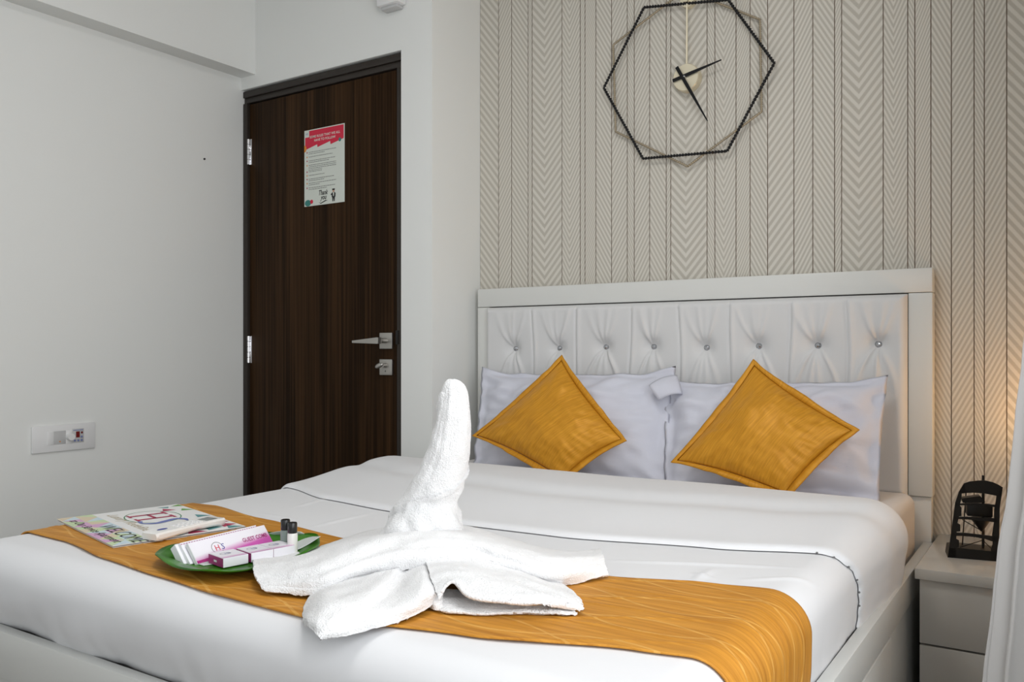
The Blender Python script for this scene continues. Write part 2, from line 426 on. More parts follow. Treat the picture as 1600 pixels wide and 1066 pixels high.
# tapering lever
rows = []
for t_, hz, hy in ((0, .0125, .010), (.06, .0125, .0105), (1, .0045, .004)):
    xa_ = at(593, 534, Y=LY - .06).x; xb_ = at(551, 535, Y=LY - .06).x; x_ = xa_ + (xb_ - xa_) * t_; zc = 1.0 - .004 * t_
    rows.append([(x_, LY - .060 - hy, zc - hz), (x_, LY - .060 + hy, zc - hz), (x_, LY - .060 + hy, zc + hz), (x_, LY - .060 - hy, zc + hz)])
bm = bmesh.new(); rv = [[bm.verts.new(p) for p in r_] for r_ in rows]
for a, b_ in zip(rv, rv[1:]):
    for i in range(4): bm.faces.new((a[i], a[(i + 1) % 4], b_[(i + 1) % 4], b_[i]))
bm.faces.new(rv[0]); bm.faces.new(rv[-1])
dparent(from_bm('handle_lever', bm, 'steel', ang=25))
dparent(box('lock_rose', (-2.343, LY - .010, .861), (-2.275, LY, .925), 'steel', None, .002))
bm = bmesh.new(); add_cyl(bm, (-2.308, LY - .008, .901), (-2.308, LY - .030, .901), .008, n=16)
t = bmesh.new(); bmesh.ops.create_uvsphere(t, u_segments=16, v_segments=10, radius=1)
for v in t.verts: v.co = Vector((-2.326, LY - .032, .899)) + Matrix.Rotation(math.radians(-20), 3, 'Y') @ Vector((v.co.x * .021, v.co.y * .006, v.co.z * .010))
me = bpy.data.meshes.new('t'); t.to_mesh(me); t.free(); bm.from_mesh(me)
dparent(from_bm('thumb_turn', bm, 'steel'))
dparent(box('keyhole', (-2.312, LY - .0106, .874), (-2.309, LY - .0098, .880), 'ink_black'))
dparent(box('strike_plate', (LR - .001, DY + .004, .985), (LR + .012, DY + .010, 1.04), 'black_metal', None, .001))

# notice on the door
po = tag(empty('rules_poster', (-2.665, LY - .001, 1.585)), 'white and red printed rules notice stuck on the dark door', 'poster')
pm = Matrix(((1, 0, 0, -.120), (0, 0, -1, 0), (0, 1, 0, 0), (0, 0, 0, 1)))     # local x right, y up, z towards the room
PWD, PHT = .240, .330
bm = bmesh.new(); add_box(bm, (0, 0, -.0006), (PWD, PHT, 0)); bmesh.ops.transform(bm, matrix=pm, verts=bm.verts); from_bm('sheet', bm, 'poster_paper', po, None)
decal('red_banner', [(.005, .326), (.235, .326), (.235, .268), (.158, .252), (.156, .266), (.080, .250), (.078, .262), (.005, .246)], 'red', po, pm)
decal('logo_square', [(.003, .299), (.030, .299), (.030, .327), (.003, .327)], 'poster_paper', po, pm, .0006)
text('HS', .013, 'ink_periwinkle', po, pm, .0165, .309, .0009)
text('SOME RULES THAT WE ALL', .0148, 'poster_paper', po, pm, .124, .293, .0006, bold=.0002)
text('HAVE TO FOLLOW', .0148, 'poster_paper', po, pm, .124, .276, .0006, bold=.0002)
decal('orange_dot', [(.0, .266)] + ellipse(.0, .251, .014, .015, 14, -PI / 2, PI / 2)[0:14] + [(.0, .266)][:0], 'orange', po, pm, .0007)
decal('green_dot', ellipse(.213, .265, .0075, .0085), 'teal', po, pm, .0007)
rows_ = [(.233, 2, .86), (.213, 1, .75), (.196, 2, .84), (.177, 4, .86), (.149, 1, .42), (.133, 1, .5), (.117, 2, .80), (.099, 2, .86), (.079, 2, .84)]
for i, (yy, n_, ln) in enumerate(rows_):
    decal('bullet', ellipse(.017, yy, .0032, .0038, 10), ('crimson', 'orange')[i in (1, 3, 5, 7)], po, pm)
    polys = []
    for j in range(n_):
        x_ = .027; end = .027 + (.19 * ln if j < n_ - 1 or n_ == 1 else .19 * random.uniform(.25, .7)); y_ = yy - .0072 * j
        while x_ < end:
            wl = random.uniform(.004, .013); polys.append([(x_, y_ - .0012), (min(end, x_ + wl), y_ - .0012), (min(end, x_ + wl), y_ + .0012), (x_, y_ + .0012)]); x_ += wl + .002
    multi_decal('small_print', polys, 'ink_grey', po, pm)
text('Thank', .030, 'ink_black', po, pm, .112, .042, shear=.35, bold=.0006, sx=.72); text('you', .030, 'ink_black', po, pm, .116, .022, shear=.35, bold=.0006, sx=.75)
decal('flourish', [(.088, .012), (.100, .008), (.128, .018), (.142, .016), (.128, .013), (.100, .004)], 'ink_black', po, pm)
decal('teal_blob', ellipse(.022, .014, .019, .014)[:], 'teal', po, pm); decal('red_blob', ellipse(.045, .018, .009, .009), 'red', po, pm, .0005)
# little bellhop picture
decal('figure_legs', [(.169, .008), (.174, .008), (.176, .022), (.178, .008), (.183, .008), (.184, .026), (.168, .026)], 'ink_black', po, pm)
decal('figure_coat', [(.165, .026), (.187, .026), (.188, .042), (.182, .047), (.170, .047), (.160, .040), (.160, .034), (.166, .036)], 'ink_black', po, pm)
decal('figure_shirt', [(.174, .030), (.178, .030), (.180, .046), (.172, .046)], 'poster_paper', po, pm, .0005)
decal('figure_face', ellipse(.176, .053, .0065, .0065, 14), 'skin', po, pm, .0004); decal('figure_cap', [(.169, .055), (.183, .055), (.184, .062), (.168, .062)], 'ink_black', po, pm, .0006)

# white box over the door
bx_ = tag(empty('wall_device', (-2.245, DY, 2.31)), 'small white plastic box fixed high above the door', 'wall device')
box('housing', (-.056, -.055, .012), (.056, 0, .17), 'white_plastic', bx_, .008); box('base_cap', (-.045, -.040, 0), (.040, 0, .014), 'grey_plastic', bx_, .004)
# dark speck on the left wall
nl = tag(cyl('wall_nail', (LX, 2.352 * 1.012, 1.80), (LX + .006, 2.352 * 1.012, 1.80), .004, 'ink_black', n=8), 'tiny dark nail in the bare left wall', 'nail')

# ------------------------------------------------------------------ switch plate
y0, y1 = at(48, 690, X=LX).y, at(147, 680, X=LX).y
z0, z1 = at(48, 709.6, X=LX).z, at(48, 667, X=LX).z
sw = tag(empty('switch_panel', (LX, (y0 + y1) / 2, z0)), 'white switch plate with dial and small red display on left wall', 'switch')
W2 = (y1 - y0) / 2; HT = z1 - z0
sm = Matrix(((0, 0, 1, 0), (1, 0, 0, 0), (0, 1, 0, 0), (0, 0, 0, 1)))           # x -> +Y, y -> up, z -> room
def sbox(n_, x0, x1, a0, a1, d0, d1, mt, bev=.001, par=sw):
    return box(n_, (x0, a0, d0), (x1, a1, d1), mt, par, bev, sm)
sbox('plate', -W2, W2, 0, HT, 0, .010, 'white_plastic', .003)
q = 2 * W2
def sx(f): return -W2 + q * f
mb, mtp = HT * .27, HT * .77
sbox('blank_module', sx(.225), sx(.315), mb, mtp, .0, .0125, 'white_plastic'); sbox('rocker_switch', sx(.325), sx(.515), mb, mtp, .0, .0115, 'grey_plastic', .0015)
sbox('indicator_lamp', sx(.41), sx(.43), mb + .008, mb + .012, .011, .012, 'orange', 0)
sbox('dial_module', sx(.525), sx(.61), mb, mtp, .0, .0115, 'white_plastic')
bm = bmesh.new(); add_cyl(bm, sm @ Vector((sx(.575), HT * .52, .010)), sm @ Vector((sx(.575), HT * .52, .026)), .0155, .013, 24); from_bm('dial', bm, 'white_plastic', sw)
ct = sbox('controller', sx(.615), sx(.805), mb, mtp + .004, .0, .0115, 'grey_plastic')
sbox('display', sx(.675), sx(.735), HT * .47, HT * .70, .0113, .0122, 'display_red', 0, ct)
sbox('knob', sx(.755), sx(.785), HT * .61, HT * .69, .0113, .0125, 'display_red', .001, ct)
for f, g in ((.655, .36), (.71, .36), (.765, .36), (.765, .49)): sbox('push_button', sx(f) - .004, sx(f) + .004, HT * g - .004, HT * g + .004, .0113, .0135, 'button_blue', .0012, ct)
sbox('print_strip', sx(.63), sx(.79), HT * .735, HT * .765, .0113, .0119, 'button_blue', 0, ct)

# ------------------------------------------------------------------ wall clock
ck = tag(empty('wall_clock', (-1.144, WY, 1.933)), 'clock of twisted black and gold wire hexagons on papered wall', 'clock')
def ctr(pts, Y): return [at(px, py, Y=Y) - Vector((-1.144, WY, 1.933)) for px, py in pts]
def rope(name, pts, rad, material, pitch):
    bm = bmesh.new(); n = len(pts); K = 8
    for i in range(n):
        a = pts[i]; b_ = pts[(i + 1) % n]; d = b_ - a; Ln = d.length; d.normalize()
        s1 = d.cross(Vector((0, 1, 0))).normalized(); s2 = d.cross(s1)
        m_ = int(Ln / .002); prev = None
        for j in range(m_ + 1):
            c = a + d * (Ln * j / m_); tw = 2 * PI * (Ln * j / m_) / pitch; rg = []
            for k in range(K):
                th = 2 * PI * k / K; rr = rad * (1 + .42 * math.cos(2 * (th - tw)))
                rg.append(bm.verts.new(c + (s1 * math.cos(th) + s2 * math.sin(th)) * rr))
            if prev:
                for k in range(K): bm.faces.new((prev[k], prev[(k + 1) % K], rg[(k + 1) % K], rg[k]))
            else: bm.faces.new(rg)
            prev = rg
        bm.faces.new(prev)
    return from_bm(name, bm, material, ck, None)
smooth(rope('gold_wire_hexagon', ctr([(958.3, 69.8), (962, 205.5), (1074.5, 260), (1189.9, 174.5), (1187.6, 30.4), (1070, -16)], WY - .020), .0036, 'gold_wire', .016))
smooth(rope('black_wire_hexagon', ctr([(1006.4, 11.3), (943.6, 137), (1004.7, 247.7), (1136.4, 235.9), (1210, 98.5), (1138, -.5)], WY - .027), .0043, 'black_wire', .022))
cc = ctr([(1071, 120.5)], WY - .035)[0]; tp = ctr([(1074, 0)], WY - .022)[0]
bm = bmesh.new(); add_cyl(bm, cc + Vector((0, .034, 0)), cc + Vector((0, .004, 0)), .0485, n=48); add_cyl(bm, cc + Vector((0, .004, 0)), cc, .0485, .046, 48)
from_bm('dial_disc', bm, 'brass', ck)
cyl('hanging_rod', tp + Vector((0, -.004, -.01)), cc + Vector((0, .012, .046)), .0036, 'brass', ck)
bm = bmesh.new(); add_cyl(bm, tp + Vector((0, .022, 0)), tp + Vector((0, -.004, 0)), .026, n=32); from_bm('top_boss', bm, 'brass', ck)
bm = bmesh.new(); add_cyl(bm, tp + Vector((0, -.004, 0)), tp + Vector((0, -.016, 0)), .011, n=20); from_bm('top_nut', bm, 'brass', ck)
def hand(p_tail, p_tip, yoff, w0, w1):
    a = ctr([p_tail], WY - .035)[0]; b_ = ctr([p_tip], WY - .035)[0]; d = (b_ - a).normalized(); s = Vector((-d.z, 0, d.x))
    bm = bmesh.new(); vs = []
    piv = a + (b_ - a) * .36
    for dy in (-.0015, .0015):
        y_ = Vector((0, -yoff + dy, 0))
        vs.append([bm.verts.new(p + y_) for p in (a + s * w0, a - s * w0, piv - s * w0, b_ - s * w1, b_ + s * w1, piv + s * w0)])
    bm.faces.new(vs[0]); bm.faces.new(vs[1])
    for i in range(6): bm.faces.new((vs[0][i], vs[0][(i + 1) % 6], vs[1][(i + 1) % 6], vs[1][i]))
    from_bm('clock_hand', bm, 'black_wire', ck, None)
hand((1052, 127), (1128, 94), .005, .006, .0018); hand((1059, 106), (1107, 190), .010, .006, .0018)
cyl('pivot', cc + Vector((0, .002, 0)), cc + Vector((0, -.014, 0)), .0025, 'chrome', ck)

# ------------------------------------------------------------------ bed
bed = tag(empty('bed', (-1.19, 1.9, 0)), 'white laminate double bed with tall padded button headboard', 'bed')
def bp_(o): o.parent = bed; o.matrix_parent_inverse = Matrix.Translation((1.19, -1.9, 0)); return o
HBY = 2.84
BX0, BX1 = -2.031, -.347
bp_(box('headboard_rail', (BX0, HBY, 1.137), (BX1, WY - .004, 1.211), 'laminate', None, .003))
bp_(box('headboard_stile', (BX0, HBY + .001, .517), (-1.974, WY - .004, 1.1355), 'laminate', None, .002))
bp_(box('headboard_stile', (-.414, HBY + .001, .517), (BX1, WY - .004, 1.1355), 'laminate', None, .002))
bp_(box('headboard_lower_panel', (BX0 + .004, HBY + .012, .02), (BX1 - .004, WY - .004, .515), 'laminate', None, .002))
# padded panel
PX0, PX1, PZ0, PZ1 = -1.974, -.415, .515, 1.1335
btn = [at(x, y, Y=2.81) for x, y in [(800, 545), (869, 544.5), (942, 542.5), (1017, 542), (1100, 543.5), (1182, 541), (1275, 540), (1370, 538)]]
seams = [(btn[i].x + btn[i + 1].x) / 2 + random.uniform(-.012, .012) for i in range(7)]
rf = random.Random(3)
folds = []
for b_ in btn:
    fl = []
    for a0 in (62, 84, 104, 124): fl.append((math.radians(a0 + rf.uniform(-9, 9)), rf.uniform(.5, 1.0), rf.uniform(.06, .12), rf.uniform(.09, .16)))
    for a0 in (-58, -80, -100, -124): fl.append((math.radians(a0 + rf.uniform(-8, 8)), rf.uniform(.6, 1.1), rf.uniform(.06, .11), rf.uniform(.12, .22)))
    folds.append(fl)
def pad(x, z):
    ex = min(x - PX0, PX1 - x); ez = min(z - PZ0, PZ1 - z); e_ = max(0, min(ex, ez))
    h = .030 * math.sqrt(max(0, 1 - (1 - min(1, e_ / .022)) ** 2))
    g = 0
    for b_, fl in zip(btn, folds):
        dx = x - b_.x; dz = z - b_.z; r_ = math.hypot(dx, dz)
        if r_ > .34: continue
        g -= .024 * math.exp(-(r_ / .030) ** 2) + .008 * math.exp(-(r_ / .08) ** 2)
        # fabric falls in curved pleats: bend the angle towards vertical with distance
        th = math.atan2(dz, dx)
        for a0, am, wd, ln in fl:
            tgt = math.copysign(PI / 2, a0); ai = a0 + (tgt - a0) * min(.55, r_ * 2.0)
            q_ = (th - ai)
            if q_ > PI: q_ -= 2 * PI
            if q_ < -PI: q_ += 2 * PI
            q_ /= wd * (.06 / (r_ + .04)) ** .5 * 1.6
            g += .0115 * am * math.exp(-q_ * q_) * (1 - math.exp(-r_ / .018)) * math.exp(-r_ / ln)
    for i, s in enumerate(seams):
        sx_ = s + .006 * math.sin(z * 9 + i * 2)
        d_ = x - sx_
        g -= .0060 * math.exp(-(d_ / .0045) ** 2); g += .004 * math.exp(-((d_ - .012) / .009) ** 2)
    g += .0012 * noise.noise(Vector((x * 9, z * 5, 1)))
    return h + g * min(1, e_ / .03)
nx, nz = 400, 150
rows = []
for j in range(nz + 1):
    z = PZ0 + (PZ1 - PZ0) * j / nz
    rows.append([(PX0 + (PX1 - PX0) * i / nx, HBY - .001 - max(0, pad(PX0 + (PX1 - PX0) * i / nx, z)), z) for i in range(nx + 1)])
pp = bp_(grid_mesh('padded_panel', rows, 'upholstery'))
bp_(box('panel_backing', (PX0 + .002, HBY + .0005, PZ0 + .002), (PX1 - .002, WY - .006, PZ1 - .002), 'dark_gap'))
for b_ in btn:
    y_ = HBY - pad(b_.x, b_.z)
    bm = bmesh.new(); bmesh.ops.create_icosphere(bm, subdivisions=2, radius=1)
    for v in bm.verts: v.co = Vector((b_.x + v.co.x * .0115, y_ - .003 + v.co.y * .0085, b_.z + v.co.z * .0115))
    bp_(from_bm('crystal_button', bm, 'crystal', None, None))
# rails, foot board, side drawers
RZ = .379; FY = .893
bp_(box('side_rail', (BX1 - .026, FY + .026, .30), (BX1, HBY + .01, RZ), 'laminate', None, .0015))
bp_(box('side_rail', (BX0, FY + .026, .30), (BX0 + .026, HBY + .01, RZ), 'laminate', None, .0015))
bp_(box('foot_rail', (BX0, FY, .283), (BX1, FY + .026, RZ), 'laminate', None, .0015))
bp_(box('slat_base', (BX0 + .027, FY + .027, .29), (BX1 - .027, HBY, .315), 'laminate'))
bp_(box('foot_panel', (BX0 + .01, FY + .035, .02), (BX1 - .014, FY + .055, .285), 'laminate'))
bp_(box('side_panel', (BX0 + .005, FY + .06, .02), (BX0 + .03, HBY, .298), 'laminate'))
bp_(box('side_panel', (BX1 - .03, FY + .06, .02), (BX1 - .010, HBY, .298), 'laminate'))
ysp = 2.13
for lo, hi in (((FY + .05, .305), (ysp, .368)), ): pass
bp_(box('drawer_front', (BX1 - .0095, FY + .04, .03), (BX1 + .001, 1.50, .296), 'laminate', None, .0015))
bp_(box('drawer_front', (BX1 - .0095, 1.505, .03), (BX1 + .001, ysp, .296), 'laminate', None, .0015))

# ------------------------------------------------------------------ mattress, duvet, runner
CX = -1.199; HXM = .831; TOP = .545; RR = .062
CH = HXM - RR; CY0 = .884 + RR
CREASES = []
for (a_, b2_, hgt) in (((930, 874), (1260, 886), .0035), ((1080, 910), (1118, 885), .0035), ((1078, 893), (1120, 905), .003), ((455, 793), (512, 777), .003), ((480, 824), (585, 800), .0035), ((400, 800), (470, 812), .002), ((640, 830), (820, 872), .002), ((1150, 905), (1290, 900), .003)):
    p_, q_ = at(*a_, Z=.548), at(*b2_, Z=.548); CREASES.append((p_.x, p_.y, q_.x, q_.y, hgt))
def crease(u, v):
    g_ = 0
    for x0_, y0_, x1_, y1_, hgt in CREASES:
        dx, dy = x1_ - x0_, y1_ - y0_; l2 = dx * dx + dy * dy; t_ = ((u - x0_) * dx + (v - y0_) * dy) / l2
        if t_ < 0 or t_ > 1: continue
        e_ = (u - x0_ - t_ * dx) ** 2 + (v - y0_ - t_ * dy) ** 2
        if e_ < .0006: g_ += hgt * math.exp(-e_ / .00006) * math.sin(PI * t_)
    return g_
def drape(u, v, off=0.0, top=TOP, Lh=.13):
    """lay a flat cloth point (u across, v along) over the rounded bed body"""
    cu_ = max(CX - CH, min(CX + CH, u)); cv = max(CY0, v)
    du = u - cu_; dv = v - cv; d = math.hypot(du, dv)
    lump = .0016 * noise.noise(Vector((u * 2.2, v * 2.2, 0))) 
    if d < 1e-9: return Vector((u, v, top + off + lump))
    ax, ay = du / d, dv / d; arc = RR * PI / 2; Rf = RR + off
    d = min(d, arc + Lh)
    if d < arc:
        a = d / RR; h = Rf * math.sin(a); z = top - RR + Rf * math.cos(a) + lump * (1 - d / arc)
    else:
        k_ = (d - arc) / Lh; run = (u if abs(ay) > abs(ax) else v)
        wr = .012 * noise.noise(Vector((run * 7 + k_ * 1.2, k_ * .7, 5))) * k_ + .005 * noise.noise(Vector((run * 23, k_ * .5, 9))) * k_
        tuck = .060 * ay * ay + (.014 if ax > 0 else .045) * ax * ax
        h = Rf - tuck * k_ * k_ + wr * (.4 + .6 * abs(ay) if ax >= 0 else 1); z = top - RR - (d - arc)
    return Vector((cu_ + ax * h, cv + ay * h, z))
ARC = RR * PI / 2
U0, U1 = CX - CH - ARC - .11, CX + CH + ARC + .11
V0 = CY0 - ARC - .11
# mattress
bm = bmesh.new(); add_box(bm, (-2.008, .965, .317), (-.390, 2.832, .529), .035, None, 5)
tag(from_bm('mattress', bm, 'fitted_sheet'), 'thick mattress in a cream fitted sheet under the duvet', 'mattress')
# duvet body
nu, nv = 300, 250
VH = 2.30
us = [U0 + (U1 - U0) * i / nu for i in range(nu + 1)]; vs_ = [V0 + (VH - V0) * j / nv for j in range(nv + 1)]
duv = tag(empty('duvet', (CX, 1.6, TOP)), 'smooth white duvet covering the bed, folded back below the pillows', 'duvet')
def dv_(o): o.parent = duv; o.matrix_parent_inverse = Matrix.Translation((-CX, -1.6, -TOP)); return o
body = dv_(grid_mesh('duvet_body', [[drape(u, v, crease(u, v)) for u in us] for v in vs_], 'sheet'))
# folded-back flap
yf_tab = [(-2.1, 1.80), (-1.95, 1.77), (-1.74, 1.695), (-1.47, 1.655), (-1.2, 1.622), (-.94, 1.635), (-.62, 1.715), (-.42, 1.79), (-.30, 1.87), (-.2, 1.90), (0, 1.91)]
YH = 2.325
def flap_pt(u, t_):
    yf = interp(yf_tab, u)
    side = max(0, u - (CX + CH))
    if side > .02: yf += .005 * math.sin(u * 170)
    yh = YH + .05 * sstep(0, .2, side) - .02 * sstep(0, .15, max(0, CX - CH - u))
    y = yf + (yh - yf) * t_
    s = y - yf; s2 = yh - y
    th = .011 + .036 * sstep(.02, .42, s) + .004 * noise.noise(Vector((u * 3, y * 4, 3)))
    th -= .010 * math.exp(-((s - .33) / .05) ** 2)
    th *= 1 - .45 * sstep(.02, .16, side)
    # left end tapers away
    o_ = th * math.sqrt(max(0, 1 - (1 - min(1, s / .022)) ** 2)) * math.sqrt(max(0, 1 - (1 - min(1, s2 / .09)) ** 2))
    return drape(u, y, .0025 + o_)
fu = 190; ts = [0, .006, .012, .02, .03, .042] + [.055 + .945 * (1 - (1 - i / 70) ** 1.25) for i in range(71)]
U1f = U1 + .02
dv_(grid_mesh('folded_flap', [[flap_pt(U0 + (U1f - U0) * i / fu, t_) for i in range(fu + 1)] for t_ in ts], 'sheet'))
# row of stitch holes along the side edge of the flap
for k in range(6):
    u = CX + CH + .0 + k * .030
    p = drape(u, interp(yf_tab, u) - .002, .004)
    bm = bmesh.new(); bmesh.ops.create_icosphere(bm, subdivisions=1, radius=.0026, matrix=Matrix.Translation(p))
    dv_(from_bm('stitch', bm, 'ink_grey', None, None))

# runner
rf_tab = [(-2.25, 1.03), (-2.02, 1.012), (-1.815, 1.006), (-1.60, .965), (-1.395, .943), (-1.2, .930), (-.985, .928), (-.72, .99), (-.50, 1.07), (-.40, 1.09), (-.2, 1.10)]
rb_tab = [(-2.25, 1.43), (-1.95, 1.445), (-1.89, 1.452), (-1.665, 1.40), (-1.27, 1.345), (-.95, 1.355), (-.70, 1.385), (-.54, 1.44), (-.43, 1.465), (-.33, 1.47), (-.2, 1.48)]
ru0, ru1 = CX - CH - ARC - .06, CX + CH + ARC + .115
rows = []; uvs = []
NR = 110; NU = 240
for j in range(NR + 1):
    t_ = j / NR; row = []; uvr = []
    for i in range(NU + 1):
        u = ru0 + (ru1 - ru0) * i / NU
        a = interp(rf_tab, u); b_ = interp(rb_tab, u); v = a + (b_ - a) * t_
        # wavy quilting lines pressed into the cloth
        ql = 0
        for k in range(7):
            c_ = (k + .5) / 7 + .062 * math.sin(u * 12 + (k % 2) * PI + .3 * k)
            ql += .0015 * math.exp(-((t_ - c_) / .009) ** 2)
        row.append(drape(u, v, .0062 + ql)); uvr.append((u, v))
    rows.append(row); uvs.append(uvr)
rn = tag(grid_mesh('bed_runner', rows, 'runner_satin', None, uvs), 'golden satin runner laid across the foot of the white bed', 'bed runner')
solidify(rn, .003, -1)

# ------------------------------------------------------------------ pillows and cushions
def pillow(name, c, front, back, material, flange=.0, pinch=0.0, n=44, seed=0, wr=.004, parent=None, uvrot=0, puff=2.2, flat=.0015, ear=0.0):
    """c: four corners (bottom left, bottom right, top right, top left); front/back: how far each side bulges"""
    c = [Vector(p) for p in c]
    nrm = ((c[1] - c[0]).cross(c[3] - c[0]) + (c[2] - c[1]).cross(c[3] - c[2])).normalized()
    if nrm.y > 0: nrm = -nrm
    ctr_ = (c[0] + c[1] + c[2] + c[3]) / 4
    def pt(u, v, side):
        a = 2 * u - 1; b_ = 2 * v - 1
        a2_ = a * (1 - pinch * (1 - b_ * b_)); b2 = b_ * (1 - (ear if ear else pinch) * (1 - abs(a) ** (5 if ear else 2))); U = (a2_ + 1) / 2; V = (b2 + 1) / 2
        p = c[0] * (1 - U) * (1 - V) + c[1] * U * (1 - V) + c[2] * U * V + c[3] * (1 - U) * V
        fl = flange
        ua = max(-1, min(1, a / (1 - 2 * fl))) if fl else a
        va = max(-1, min(1, b_ / (1 - 2 * fl))) if fl else b_
        inside = (1 - abs(ua) ** puff) * (1 - abs(va) ** puff)
        h = max(0, inside) ** .62
        nn = noise.noise(Vector((u * 4 + seed, v * 4, side))) * wr * 2 + noise.noise(Vector((u * 11 + seed, v * 9, side + 3))) * wr * .8
        rad = math.atan2(b_, a)
        # pulled wrinkles towards corners
        cw = wr * .9 * math.sin(rad * 24 + seed) * (max(abs(a), abs(b_)) ** 3) * (1 - max(abs(a), abs(b_)) ** 8)
        hh = (front if side > 0 else back) * h + (nn + cw) * min(1, h * 2)
        edge = wr * 1.4 * noise.noise(Vector((a * 5 + seed, b_ * 5, 7))) if fl else 0
        return p + nrm * (side * (flat + max(0, hh)) + edge)
    bm = bmesh.new(); uvl = bm.loops.layers.uv.new('UVMap')
    g = {}
    def fr(k): return .5 - .5 * math.cos(PI * k / n) * (.35) - .65 * (.5 - k / n) 
    for side in (1, -1):
        for i in range(n + 1):
            for j in range(n + 1):
                bd = i in (0, n) or j in (0, n)
                if bd and side == -1: g[(side, i, j)] = g[(1, i, j)]; continue
                u, v = fr(i), fr(j)
                p = pt(u, v, side)
                g[(side, i, j)] = bm.verts.new(p)
    for side in (1, -1):
        for i in range(n):
            for j in range(n):
                q_ = [(i, j), (i + 1, j), (i + 1, j + 1), (i, j + 1)]
                if side < 0: q_.reverse()
                try: f = bm.faces.new([g[(side, *k)] for k in q_])
                except ValueError: continue
                for l, k in zip(f.loops, q_): l[uvl].uv = (k[0] / n, k[1] / n)
    return from_bm(name, bm, material, parent, None), pt
pl = []
PB, PT = 2.585, 2.745
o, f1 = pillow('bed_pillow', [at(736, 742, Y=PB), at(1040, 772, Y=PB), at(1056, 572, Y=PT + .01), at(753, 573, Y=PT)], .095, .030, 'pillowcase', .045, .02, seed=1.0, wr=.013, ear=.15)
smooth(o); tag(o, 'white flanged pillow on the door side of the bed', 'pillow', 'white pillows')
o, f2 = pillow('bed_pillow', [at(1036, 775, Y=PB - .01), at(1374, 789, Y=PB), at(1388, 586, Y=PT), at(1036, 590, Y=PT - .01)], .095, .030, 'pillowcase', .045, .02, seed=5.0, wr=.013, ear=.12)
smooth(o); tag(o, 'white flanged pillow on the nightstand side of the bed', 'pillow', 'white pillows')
# flopped corner of the right pillow
fc0 = [[at(1014, 603, Y=2.655), at(1034, 591, Y=2.685), at(1058, 587, Y=2.72)], [at(1021, 614, Y=2.640), at(1041, 602, Y=2.655), at(1062, 600, Y=2.69)], [at(1030, 626, Y=2.645), at(1048, 617, Y=2.650), at(1066, 616, Y=2.68)]]
fc = [[[fc0[0][0]]]]
def bez(p, t_): return p[0] * (1 - t_) ** 2 + (p[1] * 2 - (p[0] + p[2]) / 2) * 2 * t_ * (1 - t_) + p[2] * t_ * t_
fc = [[bez([bez(r_, i / 10) for r_ in fc0], j / 10) for i in range(11)] for j in range(11)]
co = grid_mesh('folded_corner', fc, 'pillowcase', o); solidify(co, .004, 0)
def cushion(px, Ys, seed, label):
    c = [at(*p, Y=y) for p, y in zip(px, Ys)]
    o, pt = pillow('cushion', c, .062, .045, 'cushion_satin', .0, .075, n=48, seed=seed, wr=.0045, puff=2.0)
    smooth(o); tag(o, label, 'cushion', 'gold satin cushions')
    # stitched flange round the rim
    n = 60; loop = []
    for k in range(4 * n):
        e_, t_ = divmod(k, n); t_ /= n
        loop.append(((t_, 0), (1, t_), (1 - t_, 1), (0, 1 - t_))[e_])
    ctr_ = sum(c, Vector()) / 4; rows = []
    for s_ in (-.022, 0.0, .012, .020):
        rows.append([])
        for (u, v) in loop:
            p = pt(u, v, 1); d = (p - ctr_); d.normalize()
            rows[-1].append(p + d * s_ * (1 if s_ > 0 else 0) + Vector((0, -.002, 0)) + Vector((0, .004 * noise.noise(p * 30), .003 * noise.noise(p * 24 + Vector((5, 0, 0))))) * (s_ > 0))
    rows = rows[1:]
    r_ = grid_mesh('rim', rows, 'cushion_satin', o, [[(u * 1, v * 1) for (u, v) in loop] for _ in rows], True, True); solidify(r_, .005, 0)
cushion([(880, 748), (972, 687), (878, 563), (745, 681)], [2.452, 2.52, 2.645, 2.53], 2, 'gold satin cushion on the door-side pillow')
cushion([(1228, 771), (1332, 673), (1179, 571), (1058, 720)], [2.452, 2.53, 2.645, 2.50], 8, 'gold satin cushion on the nightstand-side pillow')

# ------------------------------------------------------------------ towel sculpture
def cr(p, t_):                                           # Catmull-Rom through a list
    n = len(p) - 1; f = min(n - 1e-6, max(0, t_ * n)); i = int(f); f -= i
    a, b_, c, d = p[max(0, i - 1)], p[i], p[i + 1], p[min(n, i + 2)]
    return .5 * ((2 * b_) + (-a + c) * f + (2 * a - 5 * b_ + 4 * c - d) * f * f + (-a + 3 * b_ - 3 * c + d) * f ** 3)
tw = tag(empty('towel_sculpture', (-.95, 1.2, .553)), 'white terry towel folded into an upright cone with four flaps', 'towel')
def twp(o): o.parent = tw; o.matrix_parent_inverse = Matrix.Translation((.95, -1.2, -.553)); return o
def terry(p, s=.0018):
    return p + Vector((noise.noise(p * 38), noise.noise(p * 38 + Vector((9, 0, 0))), noise.noise(p * 38 + Vector((0, 9, 0))))) * s + \
           Vector((noise.noise(p * 300), noise.noise(p * 300 + Vector((9, 0, 0))), noise.noise(p * 300 + Vector((0, 9, 0))))) * .0007
